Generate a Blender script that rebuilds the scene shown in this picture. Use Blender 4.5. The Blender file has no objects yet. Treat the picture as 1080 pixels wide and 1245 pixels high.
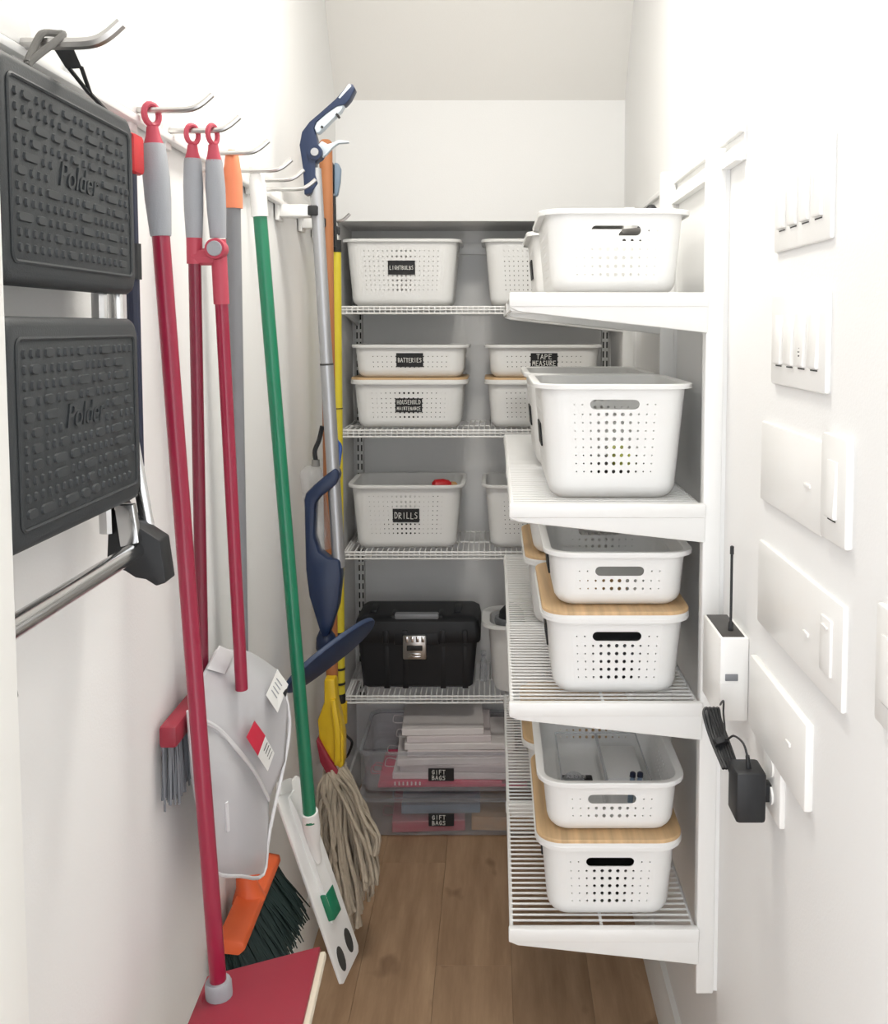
import bpy, bmesh, math, random
from mathutils import Vector, Matrix
random.seed(7)
S = bpy.context.scene
C = S.collection
PI = math.pi

# ------------------------------------------------------------------ camera
H = 1.60                                   # eye height
F, CX, HOR, TH = 1180.0, 602.0, 397.0, math.radians(4.0)
CY = HOR + F * math.tan(TH)
cd = bpy.data.cameras.new('camera')
cam = bpy.data.objects.new('camera', cd)
C.objects.link(cam)
cam.location = (0, 0, H)
cam.rotation_euler = (PI / 2 - TH, 0, 0)
cd.sensor_fit = 'VERTICAL'
cd.sensor_height = 36.0
cd.sensor_width = 36.0
cd.lens = F / 1245.0 * 36.0
cd.shift_x = -(CX - 540.0) / 1245.0
cd.shift_y = -(622.5 - CY) / 1245.0
cd.clip_start = 0.01
S.camera = cam

# ------------------------------------------------------------------ light
w = bpy.data.worlds.new('daylight')
S.world = w
w.use_nodes = True
bg = w.node_tree.nodes['Background']
bg.inputs[0].default_value = (0.95, 0.97, 1.0, 1)
bg.inputs[1].default_value = 3.1
S.cycles.transparent_max_bounces = 32        # many clear plastic walls behind each other
S.view_settings.view_transform = 'Standard'
S.view_settings.look = 'None'
S.view_settings.exposure = -0.07
S.view_settings.gamma = 1.0
S.view_settings.use_curve_mapping = False
LAMP_W = 14.5

def P(px, py, Y):
    """point at depth Y on the sight line through a photo pixel"""
    c, s = math.cos(TH), math.sin(TH)
    a, b = (px - CX) / F, (CY - py) / F
    r = Vector((a, c + b * s, -s + b * c)) * (Y / (c + b * s))
    r.z += H
    return r

# ------------------------------------------------------------------ materials
def lin(v):
    return v / 12.92 if v <= 0.04045 else ((v + 0.055) / 1.055) ** 2.4
def rgb(r, g, b):
    return (lin(r / 255), lin(g / 255), lin(b / 255), 1)
M = {}
def mat(name, col, rough=0.5, metal=0.0, var=0.03, scale=18, bump=0.0, bscale=120, alpha=1.0, coat=0.0, stretch=None, spec=0.5):
    m = bpy.data.materials.new(name)
    m.use_nodes = True
    nt = m.node_tree
    bs = nt.nodes['Principled BSDF']
    tc = nt.nodes.new('ShaderNodeTexCoord')
    mp = nt.nodes.new('ShaderNodeMapping')
    if stretch: mp.inputs['Scale'].default_value = stretch
    nt.links.new(tc.outputs['Object'], mp.inputs[0])
    nz = nt.nodes.new('ShaderNodeTexNoise')
    nz.inputs['Scale'].default_value = scale
    nz.inputs['Detail'].default_value = 3
    nt.links.new(mp.outputs[0], nz.inputs[0])
    rp = nt.nodes.new('ShaderNodeMix'); rp.data_type = 'RGBA'
    lo = [max(0, c * (1 - var)) for c in col[:3]] + [1]
    hi = [min(1, c * (1 + var)) for c in col[:3]] + [1]
    rp.inputs[6].default_value = lo; rp.inputs[7].default_value = hi
    nt.links.new(nz.outputs[0], rp.inputs[0])
    nt.links.new(rp.outputs[2], bs.inputs['Base Color'])
    bs.inputs['Roughness'].default_value = rough
    bs.inputs['Metallic'].default_value = metal
    bs.inputs['Alpha'].default_value = alpha
    bs.inputs['Coat Weight'].default_value = coat
    bs.inputs['Specular IOR Level'].default_value = spec
    if bump:
        n2 = nt.nodes.new('ShaderNodeTexNoise'); n2.inputs['Scale'].default_value = bscale
        nt.links.new(mp.outputs[0], n2.inputs[0])
        bp = nt.nodes.new('ShaderNodeBump'); bp.inputs['Strength'].default_value = bump
        bp.inputs['Distance'].default_value = 0.002
        nt.links.new(n2.outputs[0], bp.inputs['Height'])
        nt.links.new(bp.outputs[0], bs.inputs['Normal'])
    M[name] = m
    return m

mat('wall', rgb(239, 239, 238), 0.7, var=0.012, scale=3, bump=0.12, bscale=260)
mat('ceil', rgb(232, 230, 226), 0.75, var=0.012, scale=3, bump=0.12, bscale=260)
mat('trimwhite', rgb(236, 235, 231), 0.45, var=0.015)
mat('metalwhite', rgb(240, 240, 238), 0.35, var=0.01)
mat('binwhite', rgb(240, 240, 238), 0.42, var=0.012, bump=0.05, bscale=400)
mat('platewhite', rgb(240, 239, 236), 0.3, var=0.01)
mat('slot', rgb(60, 60, 58), 0.6)
mat('label', rgb(24, 25, 28), 0.55, bump=0.1, bscale=300)
mat('chalk', rgb(235, 235, 230), 0.8)
mat('bamboo', rgb(212, 178, 134), 0.45, var=0.5, scale=9, stretch=(0.35, 7, 1))
mat('mat_black', rgb(46, 50, 53), 0.55, var=0.08, bump=0.15, bscale=500)
mat('bump_black', rgb(50, 54, 57), 0.5, var=0.05)
mat('black', rgb(26, 28, 31), 0.5, var=0.06)
mat('toolblack', rgb(15, 17, 22), 0.48, var=0.06, bump=0.15, bscale=700)
mat('chrome', rgb(205, 205, 205), 0.18, 1.0, var=0.02)
mat('steel', rgb(200, 198, 196), 0.28, 1.0, var=0.02)
mat('alu', rgb(176, 177, 180), 0.38, 0.75, var=0.02)
mat('greycord', rgb(128, 126, 122), 0.8)
mat('red', rgb(150, 24, 58), 0.3, var=0.04, coat=0.2)
mat('darkred', rgb(124, 26, 52), 0.3, var=0.04, coat=0.2)
mat('pinkred', rgb(186, 70, 88), 0.42)
mat('redplate', rgb(152, 42, 60), 0.42, var=0.05)
mat('gripgrey', rgb(160, 163, 168), 0.6, bump=0.15, bscale=500)
mat('polegrey', rgb(128, 130, 134), 0.35, var=0.03)
mat('orange', rgb(238, 140, 100), 0.45)
mat('orange_head', rgb(232, 104, 56), 0.42, var=0.05)
mat('bristle_dark', rgb(20, 42, 40), 0.7, var=0.2)
mat('bristle_grey', rgb(128, 132, 138), 0.8, var=0.2)
mat('green', rgb(16, 118, 84), 0.3, var=0.03, coat=0.2)
mat('plastic_white', rgb(240, 240, 238), 0.4)
mat('navy', rgb(20, 38, 70), 0.42, var=0.06)
mat('navy_head', rgb(42, 60, 92), 0.5, var=0.1)
mat('ltblue', rgb(196, 206, 214), 0.4)
mat('woodpole', rgb(170, 110, 68), 0.45, var=0.12, scale=8, stretch=(8, 8, 0.6))
mat('yellow', rgb(228, 190, 36), 0.42, var=0.05)
mat('paleyellow', rgb(216, 198, 52), 0.45, var=0.03)
mat('mopstring', rgb(186, 174, 156), 0.95, var=0.22, scale=60, bump=0.6, bscale=500)
mat('dustpan', rgb(222, 222, 226), 0.35, alpha=0.72, var=0.02)
mat('dustpan_rim', rgb(228, 228, 230), 0.35, alpha=0.9, var=0.02)
mat('sticker', rgb(238, 238, 236), 0.5)
mat('sticker_red', rgb(206, 44, 70), 0.5)
mat('paper', rgb(238, 232, 230), 0.7, var=0.05, scale=8)
mat('paper2', rgb(226, 216, 216), 0.7, var=0.06, scale=8)
mat('pink', rgb(222, 76, 112), 0.55)
mat('dark_navy', rgb(28, 34, 58), 0.4)
mat('bluegrey', rgb(120, 140, 160), 0.5)
mat('cable', rgb(30, 31, 33), 0.5)
mat('device_dark', rgb(62, 60, 58), 0.5)
mat('redthing', rgb(196, 34, 40), 0.4)
mat('grout', rgb(118, 94, 73), 0.8)
mat('lime', rgb(214, 220, 110), 0.5)
mat('navyblue_strap', rgb(30, 70, 140), 0.5)
mat('cream', rgb(226, 216, 196), 0.9, bump=0.3, bscale=300)
mat('tan', rgb(190, 150, 100), 0.6)

def clear_mat(name, tint, gloss, dif):
    m = bpy.data.materials.new(name); m.use_nodes = True
    nt = m.node_tree; nt.nodes.clear()
    out = nt.nodes.new('ShaderNodeOutputMaterial')
    tr = nt.nodes.new('ShaderNodeBsdfTransparent'); tr.inputs[0].default_value = tint
    gl = nt.nodes.new('ShaderNodeBsdfGlossy'); gl.inputs['Roughness'].default_value = 0.08
    df = nt.nodes.new('ShaderNodeBsdfDiffuse'); df.inputs[0].default_value = (0.75, 0.76, 0.78, 1)
    lw = nt.nodes.new('ShaderNodeLayerWeight')
    pw = nt.nodes.new('ShaderNodeMath'); pw.operation = 'POWER'; pw.inputs[1].default_value = 4.0
    nt.links.new(lw.outputs['Facing'], pw.inputs[0])
    fr = nt.nodes.new('ShaderNodeMath'); fr.operation = 'MULTIPLY_ADD'; fr.inputs[1].default_value = gloss - 1; fr.inputs[2].default_value = 0.02
    nt.links.new(pw.outputs[0], fr.inputs[0])
    nz = nt.nodes.new('ShaderNodeTexNoise'); nz.inputs['Scale'].default_value = 6
    ma = nt.nodes.new('ShaderNodeMath'); ma.operation = 'MULTIPLY'; ma.inputs[1].default_value = dif * 2
    nt.links.new(nz.outputs[0], ma.inputs[0])
    m1 = nt.nodes.new('ShaderNodeMixShader'); m2 = nt.nodes.new('ShaderNodeMixShader')
    nt.links.new(ma.outputs[0], m1.inputs[0]); nt.links.new(tr.outputs[0], m1.inputs[1]); nt.links.new(df.outputs[0], m1.inputs[2])
    nt.links.new(fr.outputs[0], m2.inputs[0]); nt.links.new(m1.outputs[0], m2.inputs[1]); nt.links.new(gl.outputs[0], m2.inputs[2])
    nt.links.new(m2.outputs[0], out.inputs[0])
    M[name] = m
clear_mat('clear', (0.97, 0.97, 0.98, 1), 1.3, 0.13)
clear_mat('clear_thin', (0.99, 0.99, 0.99, 1), 1.2, 0.015)
clear_mat('clear_rim', (0.9, 0.91, 0.93, 1), 1.5, 0.18)

def plank_mat():
    m = bpy.data.materials.new('plank'); m.use_nodes = True
    nt = m.node_tree; bs = nt.nodes['Principled BSDF']
    tc = nt.nodes.new('ShaderNodeTexCoord'); oi = nt.nodes.new('ShaderNodeObjectInfo')
    ad = nt.nodes.new('ShaderNodeVectorMath'); ad.operation = 'ADD'
    sc = nt.nodes.new('ShaderNodeVectorMath'); sc.operation = 'SCALE'; sc.inputs['Scale'].default_value = 3.1
    nt.links.new(oi.outputs['Location'], sc.inputs[0])
    nt.links.new(tc.outputs['Object'], ad.inputs[0]); nt.links.new(sc.outputs[0], ad.inputs[1])
    mp = nt.nodes.new('ShaderNodeMapping'); mp.inputs['Scale'].default_value = (9, 0.9, 9)
    nt.links.new(ad.outputs[0], mp.inputs[0])
    nz = nt.nodes.new('ShaderNodeTexNoise'); nz.inputs['Scale'].default_value = 2.2; nz.inputs['Detail'].default_value = 6; nz.inputs['Roughness'].default_value = 0.65
    nt.links.new(mp.outputs[0], nz.inputs[0])
    cr = nt.nodes.new('ShaderNodeValToRGB')
    e = cr.color_ramp.elements
    e[0].position = 0.30; e[0].color = rgb(152, 121, 93)
    e[1].position = 0.72; e[1].color = rgb(192, 160, 128)
    nt.links.new(nz.outputs[0], cr.inputs[0])
    # knots
    m2 = nt.nodes.new('ShaderNodeMapping'); m2.inputs['Scale'].default_value = (9, 5, 5)
    nt.links.new(ad.outputs[0], m2.inputs[0])
    n3 = nt.nodes.new('ShaderNodeTexNoise'); n3.inputs['Scale'].default_value = 1.2; n3.inputs['Detail'].default_value = 2
    nt.links.new(m2.outputs[0], n3.inputs[0])
    c2 = nt.nodes.new('ShaderNodeValToRGB')
    c2.color_ramp.elements[0].position = 0.66; c2.color_ramp.elements[0].color = (1, 1, 1, 1)
    c2.color_ramp.elements[1].position = 0.74; c2.color_ramp.elements[1].color = (0.66, 0.62, 0.6, 1)
    nt.links.new(n3.outputs[0], c2.inputs[0])
    mx = nt.nodes.new('ShaderNodeMix'); mx.data_type = 'RGBA'; mx.blend_type = 'MULTIPLY'; mx.inputs[0].default_value = 1
    nt.links.new(cr.outputs[0], mx.inputs[6]); nt.links.new(c2.outputs[0], mx.inputs[7])
    hv = nt.nodes.new('ShaderNodeHueSaturation')
    mr = nt.nodes.new('ShaderNodeMapRange'); mr.inputs[3].default_value = 0.86; mr.inputs[4].default_value = 1.1
    nt.links.new(oi.outputs['Random'], mr.inputs[0]); nt.links.new(mr.outputs[0], hv.inputs['Value'])
    nt.links.new(mx.outputs[2], hv.inputs['Color']); nt.links.new(hv.outputs[0], bs.inputs['Base Color'])
    bs.inputs['Roughness'].default_value = 0.5
    bp = nt.nodes.new('ShaderNodeBump'); bp.inputs['Strength'].default_value = 0.15; bp.inputs['Distance'].default_value = 0.001
    nt.links.new(nz.outputs[0], bp.inputs['Height']); nt.links.new(bp.outputs[0], bs.inputs['Normal'])
    M['plank'] = m
plank_mat()

# ------------------------------------------------------------------ mesh helpers
class MB:
    def __init__(self): self.v = []; self.f = []
    def add(self, vs, fs):
        o = len(self.v); self.v += [tuple(p) for p in vs]; self.f += [tuple(o + i for i in f) for f in fs]; return self
    def box(self, x0, x1, y0, y1, z0, z1):
        vs = [(x, y, z) for z in (z0, z1) for y in (y0, y1) for x in (x0, x1)]
        return self.add(vs, [(0, 2, 3, 1), (4, 5, 7, 6), (0, 1, 5, 4), (1, 3, 7, 5), (3, 2, 6, 7), (2, 0, 4, 6)])
    def rbox(self, x0, x1, y0, y1, z0, z1, r=0.003, seg=2):
        bm = bmesh.new(); bmesh.ops.create_cube(bm, size=1)
        for v in bm.verts:
            v.co = ((x0 + x1) / 2 + v.co.x * (x1 - x0), (y0 + y1) / 2 + v.co.y * (y1 - y0), (z0 + z1) / 2 + v.co.z * (z1 - z0))
        bmesh.ops.bevel(bm, geom=list(bm.edges), offset=r, segments=seg, affect='EDGES', profile=0.5)
        bm.verts.index_update()
        self.add([v.co[:] for v in bm.verts], [[v.index for v in f.verts] for f in bm.faces]); bm.free(); return self
    def tube(self, pts, r, n=10, closed=False, flat=1.0, up=None):
        pts = [Vector(p) for p in pts]; k = len(pts)
        rs = r if isinstance(r, (list, tuple)) else [r] * k
        vs = []; prev = None
        for i, p in enumerate(pts):
            if closed: t = (pts[(i + 1) % k] - pts[i - 1])
            else: t = pts[min(i + 1, k - 1)] - pts[max(i - 1, 0)]
            if t.length < 1e-9: t = Vector((0, 0, 1))
            t.normalize()
            if prev is None:
                u = Vector(up) if up else (Vector((0, 0, 1)) if abs(t.z) < 0.9 else Vector((1, 0, 0)))
            else: u = prev
            u = (u - t * u.dot(t)); u.normalize(); prev = u
            q = t.cross(u)
            for j in range(n):
                a = 2 * PI * j / n
                vs.append(p + u * (math.cos(a) * rs[i]) + q * (math.sin(a) * rs[i] * flat))
        fs = []
        m = k if closed else k - 1
        for i in range(m):
            a, b = i * n, ((i + 1) % k) * n
            for j in range(n): fs.append((a + j, a + (j + 1) % n, b + (j + 1) % n, b + j))
        if not closed: fs += [tuple(range(n))[::-1], tuple((k - 1) * n + j for j in range(n))]
        return self.add(vs, fs)
    def loft(self, rings, caps=True, closed=False):
        n = len(rings[0]); vs = [p for r in rings for p in r]; fs = []
        k = len(rings)
        for i in range(k if closed else k - 1):
            a, b = i * n, ((i + 1) % k) * n
            for j in range(n): fs.append((a + j, a + (j + 1) % n, b + (j + 1) % n, b + j))
        if caps and not closed: fs += [tuple(range(n))[::-1], tuple((k - 1) * n + j for j in range(n))]
        return self.add(vs, fs)
    def prism(self, poly, d):
        """poly: 3D points of a planar outline, d: thickness vector"""
        n = len(poly); d = Vector(d)
        vs = [Vector(p) for p in poly] + [Vector(p) + d for p in poly]
        return self.add(vs, [tuple(range(n))[::-1], tuple(range(n, 2 * n))] + [(i, (i + 1) % n, n + (i + 1) % n, n + i) for i in range(n)])
    def mesh(self, name, sharp=35, bevel=0):
        me = bpy.data.meshes.new(name)
        me.from_pydata([tuple(p) for p in self.v], [], self.f)
        bm = bmesh.new(); bm.from_mesh(me)
        bmesh.ops.recalc_face_normals(bm, faces=bm.faces)
        if bevel:
            es = [e for e in bm.edges if len(e.link_faces) == 2 and e.calc_face_angle(0) > 0.6]
            bmesh.ops.bevel(bm, geom=es, offset=bevel, segments=2, affect='EDGES', profile=0.5, clamp_overlap=True)
        bm.to_mesh(me); bm.free()
        me.shade_smooth(); me.set_sharp_from_angle(angle=math.radians(sharp))
        return me
    def build(self, name, m, parent=None, sharp=35, bevel=0, label=None, kind=None):
        return link(name, self.mesh(name, sharp, bevel), m, parent, label, kind)

def link(name, me, m=None, parent=None, label=None, kind=None):
    if m and not me.materials: me.materials.append(M[m])
    o = bpy.data.objects.new(name, me); C.objects.link(o)
    if parent: o.parent = parent
    if label: o['label'] = label
    if kind: o['kind'] = kind
    return o
def tag(o, label, cat, group=None):
    o['label'] = label; o['category'] = cat
    if group: o['group'] = group
    return o
def thing(name, label, cat, loc=(0, 0, 0), rz=0, group=None):
    o = bpy.data.objects.new(name, None); C.objects.link(o)
    o.empty_display_size = 0.05
    o.location = loc; o.rotation_euler = (0, 0, rz)
    return tag(o, label, cat, group)
def attach(root, *objs):
    """parent parts that were built in world coordinates"""
    inv = Matrix.Translation(root.location) @ Matrix.Rotation(root.rotation_euler.z, 4, 'Z')
    inv.invert()
    for o in objs:
        o.parent = root; o.matrix_parent_inverse = inv
class Thing:
    """an Empty at the base of a thing, with parts given in world coordinates"""
    def __init__(self, name, label, cat, base, group=None):
        self.e = thing(name, label, cat, base, 0, group); self.base = Vector(base)
    def part(self, name, mb, m, parent=None, sharp=35, bevel=0, label=None, kind=None):
        b = self.base
        mb.v = [(p[0] - b.x, p[1] - b.y, p[2] - b.z) for p in mb.v]
        return mb.build(name, m, parent or self.e, sharp, bevel, label, kind)
def struct(o): o['kind'] = 'structure'; return o
def rrect(a, b, r, z, n=6):
    pts = []
    for cx, cy, a0 in ((a - r, b - r, 0), (-(a - r), b - r, 90), (-(a - r), -(b - r), 180), (a - r, -(b - r), 270)):
        for i in range(n + 1):
            t = math.radians(a0 + 90 * i / n); pts.append((cx + r * math.cos(t), cy + r * math.sin(t), z))
    return pts
def smooth_path(pts, n=6):
    pts = [Vector(p) for p in pts]; out = []
    for i in range(len(pts) - 1):
        p0 = pts[max(i - 1, 0)]; p1 = pts[i]; p2 = pts[i + 1]; p3 = pts[min(i + 2, len(pts) - 1)]
        for k in range(n):
            t = k / n
            out.append(0.5 * ((2 * p1) + (p2 - p0) * t + (2 * p0 - 5 * p1 + 4 * p2 - p3) * t * t + (3 * p1 - p0 - 3 * p2 + p3) * t ** 3))
    out.append(pts[-1]); return out
def lathe_rings(p0, p1, prof, n=14, flat=1.0):
    """prof: (fraction along p0-p1, radius)"""
    p0, p1 = Vector(p0), Vector(p1); t = (p1 - p0).normalized()
    u = Vector((1, 0, 0)); u = (u - t * u.dot(t)).normalized(); q = t.cross(u)
    return [[p0.lerp(p1, f) + u * (r * math.cos(2 * PI * j / n)) + q * (r * flat * math.sin(2 * PI * j / n)) for j in range(n)] for f, r in prof]

# hand-lettered strokes, each glyph on a 1 x 1.5 grid
G = {
 'A': [[(0, 0), (.5, 1.5), (1, 0)], [(.2, .55), (.85, .6)]], 'B': [[(.1, 0), (.1, 1.5), (.8, 1.3), (.75, .9), (.15, .75), (.95, .5), (.85, .1), (.1, 0)]],
 'C': [[(1, 1.3), (.5, 1.5), (.05, .8), (.4, 0), (1, .15)]], 'D': [[(.1, 0), (.1, 1.5), (.7, 1.35), (1, .75), (.7, .1), (.1, 0)]],
 'E': [[(.95, 1.5), (.1, 1.5), (.1, 0), (.95, 0)], [(.1, .8), (.75, .8)]], 'F': [[(.95, 1.5), (.1, 1.5), (.1, 0)], [(.1, .8), (.75, .8)]],
 'G': [[(.95, 1.3), (.5, 1.5), (.05, .8), (.4, 0), (.95, .2), (.95, .7), (.55, .7)]], 'H': [[(.1, 0), (.1, 1.5)], [(.9, 0), (.9, 1.5)], [(.1, .75), (.9, .8)]],
 'I': [[(.5, 0), (.5, 1.5)]], 'L': [[(.15, 1.5), (.1, 0), (.9, 0)]], 'M': [[(0, 0), (.15, 1.5), (.5, .5), (.85, 1.5), (1, 0)]],
 'N': [[(.1, 0), (.1, 1.5), (.9, 0), (.9, 1.5)]], 'O': [[(.5, 1.5), (.05, .9), (.3, 0), (.8, .1), (.95, .9), (.5, 1.5)]],
 'P': [[(.1, 0), (.1, 1.5), (.8, 1.4), (.9, 1), (.15, .7)]], 'R': [[(.1, 0), (.1, 1.5), (.8, 1.4), (.85, 1), (.15, .75), (.95, 0)]],
 'S': [[(.9, 1.35), (.4, 1.5), (.1, 1.1), (.85, .6), (.75, .1), (.05, .1)]], 'T': [[(0, 1.5), (1, 1.45)], [(.5, 1.5), (.5, 0)]],
 'U': [[(.1, 1.5), (.1, .3), (.5, 0), (.9, .3), (.9, 1.5)]], 'V': [[(0, 1.5), (.5, 0), (1, 1.5)]], 'J': [[(.8, 1.5), (.8, .3), (.4, 0), (.1, .3)]]}
def lettering(lines, wdt, hgt, thick, org, ux, uz, nrm):
    """strokes of hand lettering centred at org in the plane ux, uz"""
    mb = MB(); org, ux, uz, nrm = Vector(org), Vector(ux), Vector(uz), Vector(nrm)
    nl = len(lines); rowh = hgt / nl
    th0 = thick
    for li, tx in enumerate(lines):
        n = len(tx); adv = min(wdt / n, rowh * 0.62); thick = min(th0, adv * .19); gw = adv * 0.72; gh = min(rowh * 0.72, adv * 1.55)
        for ci, ch in enumerate(tx):
            if ch == ' ': continue
            ox = (ci - n / 2) * adv + adv * 0.14; oz = (nl / 2 - li - 0.5) * rowh - gh / 2 + random.uniform(-1, 1) * gh * 0.06
            for st in G[ch]:
                for (ax, az), (bx, bz) in zip(st, st[1:]):
                    a = Vector((ox + ax * gw, oz + az / 1.5 * gh)); b = Vector((ox + bx * gw, oz + bz / 1.5 * gh))
                    d = (b - a); 
                    if d.length < 1e-6: continue
                    d.normalize(); a -= d * thick * .4; b += d * thick * .4
                    s = Vector((-d.y, d.x)) * thick / 2
                    q = [a + s, b + s, b - s, a - s]
                    mb.prism([org + ux * p.x + uz * p.y for p in q], nrm * 0.0006)
    return mb

# ------------------------------------------------------------------ room
XL, XR, YB, YA = -0.485, 0.395, 3.31, 3.0         # side walls, alcove back, bulkhead face
ZC, ZH = 2.78, 1.922                              # ceiling, bulkhead underside
def sbox(name, *a, m='wall'): return struct(MB().box(*a).build(name, m))
sbox('wall_left', XL - 0.1, XL, 0.70, YB + 0.1, 0, ZC)
sbox('wall_right', XR, XR + 0.1, -0.6, YB + 0.1, 0, ZC)
sbox('wall_back', XL, XR, YB, YB + 0.1, 0, ZH)
struct(MB().prism([(XL, YA, ZH), (XL, YA, 2.285), (XL, YB + 0.1, 2.285), (XL, YB + 0.1, ZH)], (XR - XL, 0, 0)).build('wall_bulkhead', 'wall'))
struct(MB().prism([(XL, YA, 2.285), (XL, YA - 0.345, ZC), (XL, YB + 0.1, ZC), (XL, YB + 0.1, 2.285)], (XR - XL, 0, 0)).build('ceiling_slope', 'ceil'))
sbox('ceiling', -1.2, XR + 0.1, -0.6, YB + 0.1, ZC, ZC + 0.1, m='ceil')  # stretch over the hall is unseen, added to cut light from above
sbox('wall_front', -1.1, -0.362, 0.55, 0.70, 0, ZC)
sbox('wall_hall_blocker', -1.2, -1.1, -0.6, 0.70, 0, ZC)  # unseen wall, added to keep side daylight off the right wall
struct(MB().rbox(-0.362, -0.352, 0.545, 0.70, 0, ZC, 0.002).build('trim_1', 'trimwhite'))
def baseboard(name, x0, x1, y0, y1):
    s = 1 if x1 > 0 else -1
    xo, xi = (x1, x0) if s > 0 else (x0, x1)
    prof = [(xo, 0), (xi, 0), (xi, 0.095), (xi + s * 0.006, 0.105), (xi + s * 0.008, 0.122), (xo, 0.126)]
    struct(MB().prism([(x, y0, z) for x, z in prof], (0, y1 - y0, 0)).build(name, 'trimwhite'))
baseboard('baseboard_right', XR - 0.019, XR, -0.6, YB)
baseboard('baseboard_left', XL, XL + 0.015, 0.70, YB)
struct(MB().rbox(XL + 0.015, XR - 0.019, YB - 0.015, YB, 0, 0.12, 0.003).build('baseboard_back', 'trimwhite'))
fl = struct(MB().box(-1.2, XR + 0.1, -0.6, YB + 0.1, -0.05, -0.004).build('floor', 'grout'))
PW = 0.19
for i in range(-7, 3):
    x0 = 0.042 + i * PW
    y = -0.6 - ((i * 0.47) % 1.2)
    while y < YB:
        ya, yb = max(y, -0.6), min(y + 1.22, YB + 0.05)
        xa, xb = max(x0, -1.19), min(x0 + PW, XR + 0.06)
        if yb - ya > 0.05 and xb - xa > 0.02:
            cx, cy = (xa + xb) / 2, (ya + yb) / 2
            o = MB().rbox(xa - cx + .0003, xb - cx - .0003, ya - cy + .0003, yb - cy - .0003, -0.006, 0, 0.0005, 1).build('plank', 'plank', fl)
            o.location = (cx, cy, 0)
        y += 1.22

# ceiling lamp above the doorway end of the closet
lt = Thing('ceiling_lamp', 'round flush white ceiling lamp over the closet aisle', 'lamp', (-0.04, 1.65, ZC))
lt.part('base', MB().loft(lathe_rings((-0.04, 1.65, ZC), (-0.04, 1.65, ZC - 0.03), [(0, .15), (1, .145)], 32)), 'metalwhite')
m = mat('lamp_glow', (1, 0.97, 0.92, 1)); nb = m.node_tree.nodes['Principled BSDF']
nb.inputs['Emission Color'].default_value = (1, 0.95, 0.87, 1); nb.inputs['Emission Strength'].default_value = 3
lt.part('diffuser', MB().loft(lathe_rings((-0.04, 1.65, ZC - 0.03), (-0.04, 1.65, ZC - 0.07), [(0, .14), (.5, .13), (.85, .09), (1, .03)], 32)), 'lamp_glow')
ld = bpy.data.lights.new('lamp_light', 'AREA'); ld.shape = 'DISK'; ld.size = 0.30; ld.energy = LAMP_W; ld.color = (1, 0.958, 0.885)
lo = bpy.data.objects.new('lamp_light', ld); C.objects.link(lo); lo.parent = lt.e; lo.location = (0, 0, -0.085)

# ------------------------------------------------------------------ wire shelves
def wire_mesh(key, length, axis, cache={}):
    k = (key, axis)
    if k not in cache:
        h = length / 2
        if axis == 'x': mb = MB().tube([(-h, 0, 0), (h, 0, 0), (h + .001, 0, -0.002)], 0.0021, 6)
        else: mb = MB().tube([(0, -h, -0.022), (0, -h, -0.002), (0, -h + .002, 0), (0, h, 0)], 0.0021, 6, up=(1, 0, 0))
        cache[k] = mb.mesh('wire'); cache[k].materials.append(M['metalwhite'])
    return cache[k]
def bracket_right(t, y, z, thick=0.016, x0=0.030, x1=0.360):
    pr = [(x1, z - 0.004), (x0 - .004, z - 0.004), (x0 - .004, z - 0.024), (x0 + 0.01, z - 0.030), (x1, z - 0.066)]
    mb = MB().prism([(x, y, zz) for x, zz in pr], (0, thick, 0))
    b = t.part('bracket', mb, 'metalwhite', bevel=0.003)
    lip = MB().rbox(x0 - 0.006, x1, y - 0.004, y + 0.012, z - 0.022, z + 0.002, 0.003)
    t.part('bracket_lip', lip, 'metalwhite', parent=b)
RS = [1.655, 1.296, 0.948, 0.540]
RY0, RY1 = 1.640, 2.735
rlab = ['white wire shelf on the right wall carrying the topmost bins', 'white wire shelf on the right wall under the tall open handled bin',
        'white wire shelf on the right wall, third down from the rail', 'lowest white wire shelf on the right wall above the bare floor']
RSTD = [1.646, 2.105, 2.712]
for z, lb in zip(RS, rlab):
    t = Thing('wire_shelf', lb, 'shelf', (0.2, RY0, z), 'wire shelves on the right wall')
    t.part('edge_rail', MB().tube([(0.029, RY0 + .01, z - .004), (0.029, RY1, z - .004)], 0.0036, 8).tube([(0.029, RY0 + .01, z - .026), (0.029, RY1, z - .026)], 0.003, 8), 'metalwhite')
    t.part('edge_rail', MB().tube([(0.352, RY0 + .01, z - .004), (0.352, RY1, z - .004)], 0.0036, 8), 'metalwhite')
    t.part('edge_rail', MB().tube([(0.19, RY0 + .01, z - .006), (0.19, RY1, z - .006)], 0.003, 8), 'metalwhite')
    me = wire_mesh('r', 0.322, 'x')
    y = RY0 + 0.03
    while y < RY1:
        o = link('wire', me, None, t.e); o.location = (0.1905 - 0.2, y - RY0, -0.00215); y += 0.0168
    for i, by in enumerate(RSTD): bracket_right(t, by if i else RY0, z - (0.0 if i == 0 else 0.006))
BS = [1.663, 1.284, 0.903, 0.444]
BY0, BY1 = 2.975, 3.285
blab = ['white wire shelf in the back alcove holding the lightbulbs bin', 'white wire shelf in the back alcove under the household maintenance bin',
        'white wire shelf in the back alcove under the drills bin', 'white wire shelf in the back alcove under the black toolbox']
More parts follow.
